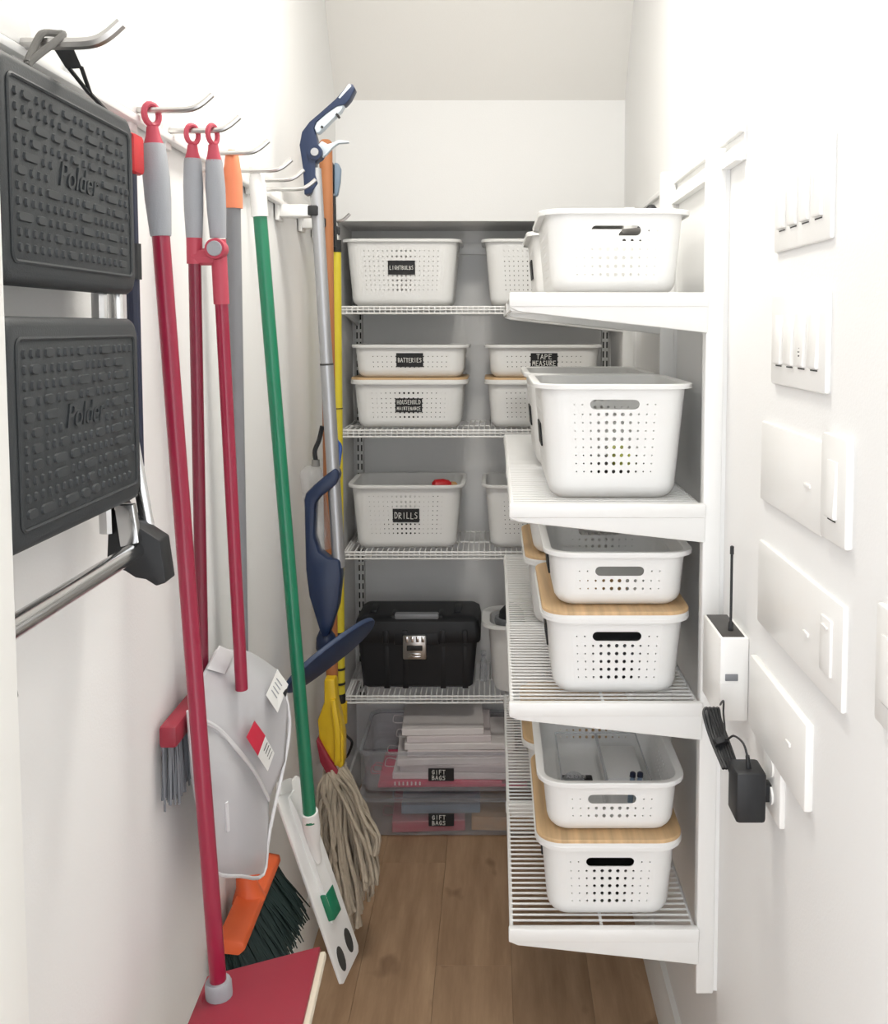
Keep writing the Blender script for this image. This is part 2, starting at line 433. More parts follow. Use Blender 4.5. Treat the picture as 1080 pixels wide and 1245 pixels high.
for z, lb in zip(BS, blab):
    t = Thing('wire_shelf', lb, 'shelf', (-0.04, BY0, z), 'wire shelves in the back alcove')
    xa, xb = -0.474, 0.385
    for dz, r in ((-.0034, .0032), (-.012, .0024), (-.023, .0030)):
        t.part('front_rail', MB().tube([(xa, BY0 + (.002 if dz > -.01 else -.001), z + dz), (xb, BY0 + (.002 if dz > -.01 else -.001), z + dz)], r, 8), 'metalwhite')
    for yy in (BY0 + 0.15, BY1 - .004): t.part('cross_rail', MB().tube([(xa, yy, z - .005), (xb, yy, z - .005)], 0.003, 8), 'metalwhite')
    me = wire_mesh('b', BY1 - BY0, 'y'); x = xa + .004
    while x < xb:
        o = link('wire', me, None, t.e); o.location = (x + 0.04, (BY0 + BY1) / 2 - BY0, -0.0021); x += 0.0168
    for bx in (-0.465, 0.376):
        t.part('bracket', MB().prism([(bx - .004, y, zz) for y, zz in ((BY0 + .01, z - .006), (BY0 + .01, z - .02), (BY1 + .01, z - .06), (BY1 + .01, z - .006))], (.008, 0, 0)), 'metalwhite', bevel=.001)

# slotted uprights on the alcove's back wall: flat bars with two columns of real slots
def slot_standard(x, z0, z1, lb):
    t = Thing('slotted_upright', lb, 'shelf standard', (x, YB, z0))
    y0, y1 = YB - 0.014, YB - 0.0115; wd = .026
    mb = MB()
    for a, b in ((-wd / 2, -.0085), (-.0035, .0035), (.0085, wd / 2)): mb.box(x + a, x + b, y0, y1, z0, z1)
    z = z0
    while z < z1 - 0.032:
        for a, b in ((-.0085, -.0035), (.0035, .0085)): mb.box(x + a, x + b, y0, y1, z, z + 0.011)
        z += 0.032
    for a, b in ((-.0085, -.0035), (.0035, .0085)): mb.box(x + a, x + b, y0, y1, z, z1)
    t.part('front_plate', mb, 'metalwhite')
    t.part('side_flange', MB().box(x - wd / 2, x - wd / 2 + .0015, y0, YB, z0, z1), 'metalwhite')
    t.part('side_flange', MB().box(x + wd / 2 - .0015, x + wd / 2, y0, YB, z0, z1), 'metalwhite')
    t.part('slot_shade_back', MB().box(x - wd / 2 + .0015, x + wd / 2 - .0015, YB - .002, YB, z0, z1), 'slot')  # dark colour stands in for the shade inside the slots
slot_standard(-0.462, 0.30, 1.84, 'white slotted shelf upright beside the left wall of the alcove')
slot_standard(0.374, 0.30, 1.84, 'white slotted shelf upright behind the tape measure bin')
tr = Thing('hanging_track', 'thin white hanging track high on the alcove wall', 'rail', (-.04, YB, 1.84))
tr.part('track', MB().rbox(XL + .01, XR - .005, YB - .012, YB, 1.842, 1.88, .002), 'metalwhite')

# posts on the right wall
plab = ['white shelf post nearest the antenna box on the right wall', 'middle white shelf post on the right wall behind the front bins', 'white shelf post on the right wall nearest the alcove']
for y, lb, top in zip(RSTD, plab, (1.898, 1.93, 1.93)):
    t = Thing('shelf_post', lb, 'shelf standard', (0.377, y, 0.417))
    t.part('post', MB().rbox(0.357, 0.388, y, y + 0.026, 0.417, top - .0, .0025), 'metalwhite')
    t.part('back_channel', MB().box(0.388, XR, y + .004, y + .022, 0.42, top - .01), 'metalwhite')
rr = Thing('hanging_track', 'white hanging track running along the right wall above the shelves', 'rail', (XR, 1.54, 1.86))
rr.part('back_plate', MB().rbox(XR - .004, XR, 1.545, 2.76, 1.862, 1.917, .001), 'metalwhite')
rr.part('top_lip', MB().rbox(XR - .012, XR - .003, 1.545, 2.76, 1.905, 1.917, .001), 'metalwhite')
rr.part('hook_lip', MB().prism([(XR - .016, 1.555, 1.862), (XR - .004, 1.555, 1.862), (XR - .004, 1.555, 1.868), (XR - .013, 1.555, 1.868), (XR - .013, 1.555, 1.885), (XR - .016, 1.555, 1.885)], (0, 1.2, 0)), 'metalwhite')

# ------------------------------------------------------------------ handled bins
def bin_mesh(Lx, Ly, h, nrows, key, cache={}):
    if key in cache: return cache[key]
    fl_, p, t = 0.0125, 0.0145, 0.0022
    A1, B1, R1 = Lx / 2 - fl_, Ly / 2 - fl_, 0.040
    tap = 0.085
    fil = 0.024
    zt = h - 0.005
    hz0, hz1 = h - 0.046, h - 0.026
    rows = [(hz0, hz1)]
    for k in range(nrows): rows.append((rows[-1][0] - p, rows[-1][0]))
    zs = sorted(set([r[0] for r in rows] + [r[1] for r in rows] + [zt]))
    zbot = zs[0]
    lev = []                                                     # (inset, z)
    for i in range(5):
        a = (i / 5) * PI / 2
        lev.append((fil * (1 - math.sin(a)), fil * (1 - math.cos(a))))
    lev.append((0, fil))
    if zbot > fil + .004: pass
    lev += [(0, z) for z in zs if z > fil + .0005]
    ncl, ncs = 17, 11
    def cols(n, half):
        c = [(-n / 2 + i) * p / half for i in range(n + 1)]
        return [-1.0] + c + [1.0]
    HL, HS = A1 - R1, B1 - R1
    cl, cs = cols(ncl, HL), cols(ncs, HS)
    nc = 5
    # perimeter descriptors: ('s', side, t) or ('c', corner, angle)
    per = []
    for side in range(4):
        cc = cl if side in (0, 2) else cs
        for i, tt in enumerate(cc): per.append(('s', side, tt, i))
        for k in range(1, nc): per.append(('c', side, k / nc, -1))
    N = len(per)
    def pt(d, off, z):
        s = tap * (h - z)
        A, B, R = A1 - s + off, B1 - s + off, max(R1 + off - s * .3, .004)
        if d[0] == 's':
            k, tt = d[1], d[2]
            if k == 0: return (tt * (A - R), -B, z)
            if k == 1: return (A, tt * (B - R), z)
            if k == 2: return (-tt * (A - R), B, z)
            return (-A, -tt * (B - R), z)
        k = d[1]; a = math.radians(-90 + 90 * k + 90 * d[2])
        cx, cy = [(1, -1), (1, 1), (-1, 1), (-1, -1)][k]
        return (cx * (A - R) + R * math.cos(a), cy * (B - R) + R * math.sin(a), z)
    V, Fc = [], []
    def ring(off, z):
        o = len(V); V.extend(pt(d, off, z) for d in per); return o
    outer = [ring(-i, z) for i, z in lev]
    inner = [ring(-i - t, max(z, t)) for i, z in lev]
    rowset = {}
    for ri, (a, b) in enumerate(rows): rowset[round(a, 5)] = ri
    rl = [.0013, .0015, .0021, .0030, .0035, .0036]
    def rad_s(c): return rl[c if c <= 5 else 10 - c]
    def rad_l(c):
        d = abs(c - 8); return .0034 if d <= 1 else (.0029 if d == 2 else (.0022 if d == 3 else .0017))
    def bil(q, u, v):
        q = [Vector(V[i]) for i in q]
        return (q[0] * (1 - u) + q[1] * u) * (1 - v) + (q[3] * (1 - u) + q[2] * u) * v
    def holecell(qo, qi, r, ch):
        n = 8; res = []
        for q in (qo, qi):
            o = len(V)
            for j in range(n):
                a = 2 * PI * (j + .5) / n - PI * 3 / 4 - PI / 8 * 0
                V.append(bil(q, .5 + r / p * math.cos(a), .5 + r / ch * math.sin(a)))
            res.append(o)
        for q, o, fl in ((qo, res[0], 0), (qi, res[1], 1)):
            # corner i sits at angle -135 + 90 i ; inner points 2i-1 and 2i straddle it
            for i in range(4):
                a, b = o + (2 * i - 1) % 8, o + (2 * i) % 8
                f1 = (q[i], b, a)
                f2 = (q[i], q[(i + 1) % 4], o + (2 * i + 1) % 8, b)
                for f in (f1, f2): Fc.append(f[::-1] if fl else f)
        for j in range(n): Fc.append((res[0] + j, res[0] + (j + 1) % n, res[1] + (j + 1) % n, res[1] + j))
    for li in range(len(lev) - 1):
        ro = rowset.get(round(lev[li][1], 5)) if li >= 5 else None
        ch = lev[li + 1][1] - lev[li][1]
        j = 0
        while j < N:
            d = per[j]; k = (j + 1) % N
            qo = (outer[li] + j, outer[li] + k, outer[li + 1] + k, outer[li + 1] + j)
            qi = (inner[li] + j, inner[li] + k, inner[li + 1] + k, inner[li + 1] + j)
            done = False
            if ro is not None and d[0] == 's' and d[3] >= 1:
                c = d[3] - 1
                n = ncl if d[1] in (0, 2) else ncs
                if c < n:
                    if d[1] in (1, 3) and ro == 0 and c == 2:
                        # the long hand hole: seven cells wide
                        for base, fl in ((outer, 0), (inner, 1)):
                            bot = [base[li] + j + i for i in range(8)]; top = [base[li + 1] + j + i for i in range(8)]
                            q = (bot[0], bot[7], top[7], top[0])
                            wdt = 7 * p; rr_ = 0.0085; ue = (wdt - .088) / 2 / wdt; vc = .5; rv = rr_ / ch; ru = rr_ / wdt
                            def nv(u, v): V.append(bil(q, u, v)); return len(V) - 1
                            ts = [nv(min(max(i / 7, ue + ru), 1 - ue - ru), .5 + rv) for i in range(8)]
                            bs_ = [nv(min(max(i / 7, ue + ru), 1 - ue - ru), .5 - rv) for i in range(8)]
                            la = [nv(ue + ru - ru * math.sin(a), .5 + rv * math.cos(a)) for a in [PI * i / 8 for i in range(1, 8)]]
                            ra = [nv(1 - ue - ru + ru * math.sin(a), .5 + rv * math.cos(a)) for a in [PI * i / 8 for i in range(1, 8)]]
                            fs = []
                            for i in range(7):
                                fs.append((ts[i], ts[i + 1], top[i + 1], top[i])); fs.append((bot[i], bot[i + 1], bs_[i + 1], bs_[i]))
                            L = [ts[0]] + la + [bs_[0]]; R = [ts[7]] + ra + [bs_[7]]
                            for i in range(4): fs.append((top[0], L[i], L[i + 1])); fs.append((top[7], R[i + 1], R[i]))
                            for i in range(4, 8): fs.append((bot[0], L[i], L[i + 1])); fs.append((bot[7], R[i + 1], R[i]))
                            fs.append((top[0], L[4], bot[0])); fs.append((top[7], bot[7], R[4]))
                            for f in fs: Fc.append(f[::-1] if fl else f)
                            loop = ts + ra + bs_[::-1] + la[::-1]
                            if not fl: lo_ = loop
                            else: li_ = loop
                        for i in range(len(lo_)):
                            b2 = (i + 1) % len(lo_); Fc.append((lo_[i], lo_[b2], li_[b2], li_[i]))
                        j += 7; continue
                    r = (rad_l(c) if n == ncl else rad_s(c))
                    holecell(qo, qi, r, ch); done = True
            if not done: Fc.append(qo); Fc.append(qi[::-1])
            j += 1
    Fc.append(tuple(outer[0] + i for i in range(N))[::-1]); Fc.append(tuple(inner[0] + i for i in range(N)))
    seq = [outer[-1], ring(fl_ - .0015, h - .004), ring(fl_ - .0015, h - .0085), ring(fl_, h - .0085), ring(fl_, h - .0015), ring(fl_ - .0012, h), ring(.001, h), ring(-t, h - .002), inner[-1]]
    for a, b in zip(seq, seq[1:]):
        for j in range(N): Fc.append((a + j, a + (j + 1) % N, b + (j + 1) % N, b + j))
    me = bpy.data.meshes.new(key)
    me.from_pydata([tuple(v) for v in V], [], Fc)
    me.shade_smooth(); me.set_sharp_from_angle(angle=math.radians(40))
    me.materials.append(M['binwhite'])
    cache[key] = me
    return me
KIND = {'tall': (0.37, 0.282, 0.205, 8), 'mid': (0.37, 0.266, 0.146, 5), 'low': (0.37, 0.266, 0.102, 2)}
def lid_meshes(cache={}):
    if not cache:
        a = MB().loft([rrect(.183, .131, .046, z, 8) for z in (0, .0055)]); cache['r'] = a.mesh('lid_rim')
        b = MB().loft([rrect(.1825, .1305, .0455, .0055, 8), rrect(.1825, .1305, .0455, .010, 8), rrect(.1812, .1292, .0442, .0115, 8)])
        cache['b'] = b.mesh('lid')
        cache['r'].materials.append(M['binwhite']); cache['b'].materials.append(M['bamboo'])
    return cache
def handled_bin(kind, x, y, z, rz, label, lid=False, text=None, side_plate=False, tx=0.0, tz=None, name='storage_bin', fold='handled storage bins'):
    Lx, Ly, h, nr = KIND[kind]
    t = thing(name, label, 'bin', (x, y, z), rz, fold)
    link('tub', bin_mesh(Lx, Ly, h, nr, 'tub_' + kind), None, t)
    if lid:
        lm = lid_meshes()
        o = link('lid', lm['b'], None, t, 'bamboo lid with a thin white rim'); o.location = (0, 0, h)
        link('lid_rim', lm['r'], None, o)
    if text is not None or side_plate:
        tzz = h * .5 if tz is None else tz
        yf = -(Ly / 2 - .0125 - .085 * (h - tzz)) - .0005
        wl, hl = .083, .043
        lp = MB().rbox(tx - wl / 2, tx + wl / 2, yf - .003, yf + .0002, tzz - hl / 2, tzz + hl / 2, .0008, 1)
        # follow the taper of the wall
        lp.v = [(vx, vy - (-.085) * (vz - tzz) * -1, vz) for vx, vy, vz in lp.v]
        pl = lp.build('label_plate', 'label', t, label='black hand-lettered label')
        if text:
            lt_ = lettering(text, wl * .9, hl * (.62 if len(text) == 1 else .94), .0019, (tx, yf - .003, tzz), (1, 0, 0), (0, -.085, 1), (0, -1, 0))
            lt_.build('lettering', 'chalk', pl, label='white lettering')
    return t
R90 = PI / 2
# back alcove, labelled bins (long side to the aisle)
yb = 2.99
hb = lambda k: yb + KIND[k][1] / 2
handled_bin('tall', -0.288, hb('tall'), BS[0], 0, 'tall white bin labelled LIGHTBULBS on the alcove shelf', text=['LIGHTBULBS'], tx=.0, tz=.118)
handled_bin('tall', 0.142, hb('tall'), BS[0], 0, 'tall white perforated bin beside the LIGHTBULBS bin')
handled_bin('mid', -0.268, hb('mid'), BS[1], 0, 'white bin labelled HOUSEHOLD MAINTENANCE with a bamboo lid', lid=True, text=['HOUSEHOLD', 'MAINTENANCE'], tz=.072)
handled_bin('low', -0.264, hb('low'), BS[1] + .1575, 0, 'shallow white bin labelled BATTERIES standing on a bamboo lid', text=['BATTERIES'], tz=.055)
handled_bin('mid', 0.150, hb('mid'), BS[1], 0, 'white lidded bin under the TAPE MEASURE bin', lid=True, side_plate=True, tx=.01, tz=.07)
handled_bin('low', 0.152, hb('low'), BS[1] + .1575, 0, 'shallow white bin labelled TAPE MEASURE on a bamboo lid', text=['TAPE', 'MEASURE'], tz=.055)
handled_bin('tall', -0.278, hb('tall') - .01, BS[2], 0, 'tall white open bin labelled DRILLS on the alcove shelf', text=['DRILLS'], tz=.108)
handled_bin('tall', 0.142, hb('tall') - .01, BS[2], 0, 'tall white open bin beside the DRILLS bin', side_plate=True, tx=.015, tz=.108)
# right wall, short side with hand hole to the aisle
def rb(kind, x, yfront, z, label, **k): return handled_bin(kind, x, yfront + .185, z, -R90, label, **k)
rb('mid', 0.209, 1.672, RS[0], 'white handled bin on the uppermost right-wall shelf with a dark handle poking inside')
rb('mid', 0.200, 2.055, RS[0], 'white labelled bin behind the front bin on the uppermost right-wall shelf', side_plate=True)
rb('tall', 0.208, 1.662, RS[1], 'tall white open bin with nine rows of holes on the right wall', side_plate=True)
rb('tall', 0.203, 2.045, RS[1], 'tall white bin behind the tall open bin on the right wall', side_plate=True)
rb('mid', 0.214, 1.652, RS[2], 'white bin with bamboo lid on the third right-wall shelf', lid=True, side_plate=True)
rb('low', 0.219, 1.662, RS[2] + .1575, 'shallow empty white bin on a bamboo lid on the third right-wall shelf', side_plate=True)
rb('mid', 0.196, 2.05, RS[2], 'white lidded bin behind the empty shallow bin on the right wall', lid=True)
rb('low', 0.197, 2.05, RS[2] + .1575, 'shallow white bin behind the empty shallow bin on the right wall')
rb('mid', 0.205, 1.648, RS[3], 'white bin with bamboo lid on the lowest right-wall shelf', lid=True, side_plate=True)
rb('low', 0.208, 1.652, RS[3] + .1575, 'shallow white bin with clear trays inside on the lowest right-wall shelf')
rb('mid', 0.192, 2.05, RS[3], 'white lidded bin behind the tray bin on the lowest right-wall shelf', lid=True)

# ------------------------------------------------------------------ contents of the bins
def boxthing(name, label, cat, x0, x1, y0, y1, z0, z1, m, r=.004, group=None):
    cx, cy = (x0 + x1) / 2, (y0 + y1) / 2
    o = MB().rbox(x0 - cx, x1 - cx, y0 - cy, y1 - cy, 0, z1 - z0, r).build(name, m)
    o.location = (cx, cy, z0); return tag(o, label, cat, group)
z = RS[0] + .00225
boxthing('paper_box', 'white box filling the handled bin on the uppermost shelf', 'box', .128, .290, 1.726, 1.988, z, z + .0935, 'plastic_white', .006)
t = Thing('utensil', 'dark rounded tool handle lying in the uppermost handled bin', 'tool', (.26, 1.75, z + .095))
t.part('grip', MB().loft(lathe_rings((.225, 1.745, z + .105), (.285, 1.80, z + .112), [(0, .006), (.1, .011), (.5, .0125), (.9, .011), (1, .005)], 12)), 'device_dark')
t.part('shaft', MB().tube([(.283, 1.80, z + .112), (.30, 1.86, z + .105)], .004, 8), 'steel')
t = Thing('black_bundle', 'dark bundle peeking over the bin beside the right wall rail', 'bag', (.276, 1.90, RS[0] + .0957))
t.part('body', MB().loft(lathe_rings((.276, 1.90, RS[0] + .094), (.309, 1.915, RS[0] + .181), [(0, .006), (.08, .012), (.4, .0145), (.8, .0145), (.95, .010), (1, .004)], 12)), 'black')
z = RS[1] + .00225
boxthing('dark_box', 'dark box lying in the tall open bin', 'box', .125, .19, 1.724, 1.95, z, z + .055, 'black', .006)
boxthing('lime_box', 'yellow green packet lying in the tall open bin', 'packet', .215, .25, 1.705, 1.85, z + .05, z + .075, 'lime', .004)
boxthing('grey_case', 'dark grey case at the bottom of the tall open bin', 'case', .20, .288, 1.724, 1.9, z, z + .05, 'device_dark', .008)
z = RS[2] + .15975
boxthing('red_packet', 'brown and red packet lying in the empty looking shallow bin', 'packet', .15, .24, 1.735, 1.80, z, z + .022, 'tan', .004)
z = RS[2] + .00225
boxthing('grey_carton', 'grey carton inside the lidded bin on the third shelf', 'box', .135, .293, 1.73, 1.955, z, z + .072, 'polegrey', .005)
z = RS[3] + .00225
boxthing('grey_carton', 'dark carton inside the lidded bin on the lowest shelf', 'box', .14, .283, 1.74, 1.955, z, z + .05, 'device_dark', .005)
z = RS[3] + .1575 + .0023
def tray(x0, x1, y0, y1, z0, z1, lb):
    t = Thing('clear_tray', lb, 'tray', ((x0 + x1) / 2, (y0 + y1) / 2, z0), 'clear trays in the shallow bin')
    t.part('base', MB().rbox(x0, x1, y0, y1, z0, z0 + .002, .0008, 1), 'clear_thin')
    for a in ((x0, x0 + .0018, y0, y1), (x1 - .0018, x1, y0, y1), (x0 + .002, x1 - .002, y0, y0 + .0018), (x0 + .002, x1 - .002, y1 - .0018, y1)):
        t.part('side', MB().box(*a, z0 + .002, z1), 'clear_thin')
    t.part('rim', MB().tube([(x0, y0, z1), (x1, y0, z1), (x1, y1, z1), (x0, y1, z1)], .0016, 6, closed=True), 'clear_rim')
tray(.125, .207, 1.712, 1.962, z, z + .058, 'clear tray holding tape rolls in the shallow bin')
tray(.2095, .291, 1.712, 1.962, z, z + .058, 'clear tray holding small markers in the shallow bin')
boxthing('white_card', 'white card box standing in the shallow tray bin', 'box', .2135, .287, 1.812, 1.957, z + .00205, z + .034, 'plastic_white', .003)
t = Thing('tape_roll', 'roll of clear tape standing in a clear tray', 'tape', (.152, 1.792, z + .003))
t.part('ring', MB().loft([[(.151 + r * math.cos(a), yy, z + .025 + r * math.sin(a)) for a in [2 * PI * i / 20 for i in range(20)]] for r, yy in ((.013, 1.792), (.022, 1.792), (.022, 1.812), (.013, 1.812))], closed=True), 'clear_rim')
t = Thing('black_card', 'black printed pack lying beside the tape roll in a clear tray', 'packet', (.16, 1.853, z + .002))
t.part('pack', MB().rbox(.130, .192, 1.842, 1.864, z + .002, z + .016, .003), 'black')
t.part('lettering', lettering(['STORA'], .04, .016, .0012, (.160, 1.853, z + .0162), (-1, 0, 0), (0, 1, 0), (0, 0, 1)), 'chalk', label='white mirrored lettering')
for i in range(2):
    t = Thing('marker', ['small dark blue marker standing beside the tray divider', 'small dark blue marker standing between the other marker and the wall'][i], 'marker', (.255 + i * .014, 1.775, z + .003), 'markers in the tray')
    q = Vector((.255 + i * .014, 1.775, z + .003))
    t.part('barrel', MB().loft(lathe_rings(q, q + Vector((.006, .01, .045)), [(0, .005), (.8, .0055), (1, .004)], 10)), 'bluegrey')
    t.part('cap', MB().loft(lathe_rings(q + Vector((.006, .01, .045)), q + Vector((.007, .012, .055)), [(0, .0058), (.8, .0055), (1, .003)], 10)), 'dark_navy')
z = BS[2] + .00225
t = Thing('power_drill', 'red drill lying in the DRILLS bin', 'drill', (-.20, 3.08, z))
t.part('body', MB().loft(lathe_rings((-.20, 3.06, z + .188), (-.14, 3.07, z + .190), [(0, .012), (.15, .021), (.6, .022), (.9, .016), (1, .010)], 12)), 'redthing')
t.part('chuck', MB().loft(lathe_rings((-.14, 3.07, z + .190), (-.121, 3.074, z + .189), [(0, .012), (.7, .011), (1, .006)], 12)), 'tan')
t.part('handle', MB().loft(lathe_rings((-.19, 3.062, z + .18), (-.20, 3.10, z + .005), [(0, .016), (.5, .014), (.9, .02), (1, .02)], 10)), 'black')
boxthing('drill_case', 'dark case at the bottom of the DRILLS bin', 'case', -.36, -.235, 3.035, 3.16, z, z + .07, 'black', .01)
z = BS[1] + .00225
boxthing('maintenance_kit', 'dark kit inside the HOUSEHOLD MAINTENANCE bin', 'case', -.36, -.18, 3.04, 3.2, z, z + .11, 'black', .01)
z = BS[0] + .00225
boxthing('hole_darkener', 'added dark block darkening the holes of the bin beside the LIGHTBULBS bin', 'box', .016, .268, 3.05, 3.2, z, z + .14, 'device_dark', .004)  # this and the next four: added blocks that make the bin holes read dark
boxthing('hole_darkener', 'added dark block darkening the holes of the lidded bin under the TAPE MEASURE bin', 'box', .018, .282, 3.045, 3.19, BS[1] + .00225, BS[1] + .11, 'device_dark', .004)
boxthing('hole_darkener', 'added dark block darkening the holes of the open bin beside the DRILLS bin', 'box', .016, .268, 3.04, 3.18, BS[2] + .00225, BS[2] + .12, 'device_dark', .004)
boxthing('hole_darkener', 'added dark block darkening the holes of the BATTERIES bin', 'box', -.398, -.13, 3.042, 3.18, BS[1] + .15975, BS[1] + .235, 'device_dark', .004)
boxthing('hole_darkener', 'added dark block darkening the holes of the TAPE MEASURE bin', 'box', .018, .286, 3.042, 3.18, BS[1] + .15975, BS[1] + .235, 'device_dark', .004)
boxthing('bulb_carton', 'white cardboard carton inside the LIGHTBULBS bin', 'box', -.415, -.161, 3.05, 3.2, z, z + .165, 'paper', .004)

# ------------------------------------------------------------------ toolbox, pitcher, bottle
def toolbox():
    x0, x1, y0, y1, z0 = -.446, -.046, 3.0, 3.22, BS[3] + .0015
    cx, cy = (x0 + x1) / 2, (y0 + y1) / 2; a, b = (x1 - x0) / 2, (y1 - y0) / 2
    t = Thing('toolbox', 'black plastic toolbox with grey handle grip and silver latch', 'toolbox', (cx, cy, z0))
    def ring(k, z, r=.018): return [(cx + p[0], cy + p[1], z) for p in rrect(a - k, b - k, r, 0, 5)]
    t.part('body', MB().loft([ring(.03, z0 + .006), ring(.024, z0 + .012), ring(.012, z0 + .145), ring(.012, z0 + .17)]), 'toolblack')
    lidz = z0 + .17
    lo_ = t.part('lid', MB().loft([ring(.003, lidz - .012), ring(0, lidz - .006), ring(0, lidz + .028), ring(.006, lidz + .055), ring(.02, lidz + .066), ring(.04, lidz + .068)]), 'toolblack')
    for fx in (-.345, -.285, -.165, -.095):
        w_ = .018
        t.part('rib', MB().prism([(fx - w_ / 2, y0 + .012, z0 + .145), (fx - w_ / 2, y0 + .024, z0 + .002), (fx - w_ / 2, y0 + .05, z0 + .002), (fx - w_ / 2, y0 + .03, z0 + .145)], (w_, 0, 0)), 'toolblack', bevel=.002)
        t.part('lid_rib', MB().rbox(fx - w_ / 2, fx + w_ / 2, y0 - .003, y0 + .03, lidz - .014, lidz + .03, .003), 'toolblack', parent=lo_)
    for fx in (-.39, -.12): t.part('lid_clip', MB().rbox(fx - .011, fx + .011, cy - .05, cy + .03, lidz + .064, lidz + .076, .003), 'toolblack', parent=lo_)
    hg = t.part('handle', MB().rbox(-.318, -.178, y0 + .012, y0 + .040, lidz + .058, lidz + .078, .006), 'polegrey', label='grey carrying grip')
    t.part('handle_arm', MB().rbox(-.330, -.316, y0 + .016, y0 + .09, lidz + .052, lidz + .072, .004), 'toolblack', parent=hg)
    t.part('handle_arm', MB().rbox(-.180, -.166, y0 + .016, y0 + .09, lidz + .052, lidz + .072, .004), 'toolblack', parent=hg)
    t.part('front_panel', MB().rbox(-.318, -.178, y0 - .002, y0 + .03, lidz - .02, lidz + .02, .004), 'toolblack')
    lx = -.253; yf = y0 - .010
    la = t.part('latch', MB().rbox(lx - .037, lx + .037, yf, y0 + .014, lidz - .062, lidz + .015, .004), 'steel', label='silver latch')
    t.part('latch_window', MB().rbox(lx - .025, lx + .025, yf - .0015, yf + .006, lidz - .034, lidz - .016, .002), 'black', parent=la)
    for k in range(4): t.part('latch_ridge', MB().rbox(lx - .03 + k * .017, lx - .02 + k * .017, yf - .002, yf + .004, lidz - .006, lidz + .012, .001), 'chrome', parent=la)
    for k in range(2): t.part('latch_ridge', MB().rbox(lx - .02, lx + .02, yf - .002, yf + .004, lidz - .046 - k * .009, lidz - .042 - k * .009, .001), 'chrome', parent=la)
toolbox()
def pitcher():
    cx, cy, z0 = .075, 3.06, BS[3] + .0015
    t = Thing('tall_tub', 'tall narrow white tub next to the black toolbox', 'tub', (cx, cy, z0))
    rg = lambda a, b, r, z: [(cx + p[0], cy + p[1], z0 + z) for p in rrect(a, b, r, 0, 6)]
    t.part('tub', MB().loft([rg(.055, .055, .04, 0), rg(.075, .075, .05, .008), rg(.082, .082, .055, .03), rg(.096, .096, .062, .21), rg(.112, .112, .07, .222), rg(.114, .114, .07, .216), rg(.117, .117, .07, .217), rg(.116, .116, .07, .228), rg(.092, .092, .06, .222), rg(.078, .078, .05, .03), rg(.05, .05, .04, .006)]), 'binwhite')
    b = Thing('black_container', 'black rounded container standing inside the tall white tub', 'container', (cx - .022, cy - .01, z0 + .0062))
    q = Vector((cx - .022, cy - .01, z0 + .0062))
    b.part('body', MB().loft(lathe_rings(q, q + Vector((0, 0, .268)), [(0, .022), (.1, .036), (.2, .04), (.75, .045), (.9, .038), (.97, .02), (1, .006)], 18)), 'black')
    b.part('collar', MB().loft(lathe_rings(q + Vector((-.008, 0, .20)), q + Vector((-.008, 0, .222)), [(0, .045), (.5, .047), (1, .045)], 18)), 'polegrey')
pitcher()
q = Vector((-.037, 3.10, BS[3] + .001))
t = Thing('small_bottle', 'small clear bottle between the toolbox and the tall white tub', 'bottle', q)
t.part('bottle', MB().loft(lathe_rings(q, q + Vector((0, 0, .085)), [(0, .010), (.05, .012), (.75, .012), (.9, .006), (1, .006)], 14)), 'clear_rim')
t.part('cap', MB().loft(lathe_rings(q + Vector((0, 0, .085)), q + Vector((0, 0, .10)), [(0, .008), (1, .008)], 12)), 'clear_rim')

# ------------------------------------------------------------------ clear boxes with gift bags
def gift_box(z0, h, lb, upper):
    x0, x1, y0, y1 = -.425, .30, 2.93, 3.27
    t = Thing('clear_storage_box', lb, 'storage box', ((x0 + x1) / 2, (y0 + y1) / 2, z0), 'clear gift bag boxes')
    cx, cy = (x0 + x1) / 2, (y0 + y1) / 2; a, b = (x1 - x0) / 2, (y1 - y0) / 2
    rg = lambda k, z, r=.03: [(cx + p[0], cy + p[1], z0 + z) for p in rrect(a - k, b - k, r, 0, 5)]
    t.part('box_body', MB().loft([rg(.022, .001), rg(.016, .006), rg(.008, h - .02), rg(.0105, h - .02), rg(.0185, .006), rg(.0225, .003)]), 'clear')
    t.part('rim', MB().loft([rg(.010, h - .022), rg(-.002, h - .021), rg(-.002, h - .014), rg(.008, h - .013)], closed=True), 'clear_rim')
    if not upper: t.part('lid', MB().loft([rg(.0, h - .013), rg(-.003, h - .010), rg(-.002, h - .002), rg(.012, h - .001), rg(.014, h - .004)], caps=True), 'clear')
    lx, lz = -.168, z0 + h * .42
    ly = y0 + .010 + .0015
    pl = t.part('label_plate', MB().rbox(lx - .040, lx + .040, ly - .006, ly - .002, lz - .020, lz + .020, .0008, 1), 'label', label='black hand-lettered label')
    t.part('lettering', lettering(['GIFT', 'BAGS'], .06, .036, .0018, (lx - .008, ly - .0065, lz), (1, 0, 0), (0, 0, 1), (0, -1, 0)), 'chalk', parent=pl)
gift_box(0.0, .142, 'clear plastic box labelled GIFT BAGS standing on the floor', False)
gift_box(.1425, .150, 'clear plastic box labelled GIFT BAGS stacked on another clear box', True)
random.seed(3)
zz = .1425 + .009
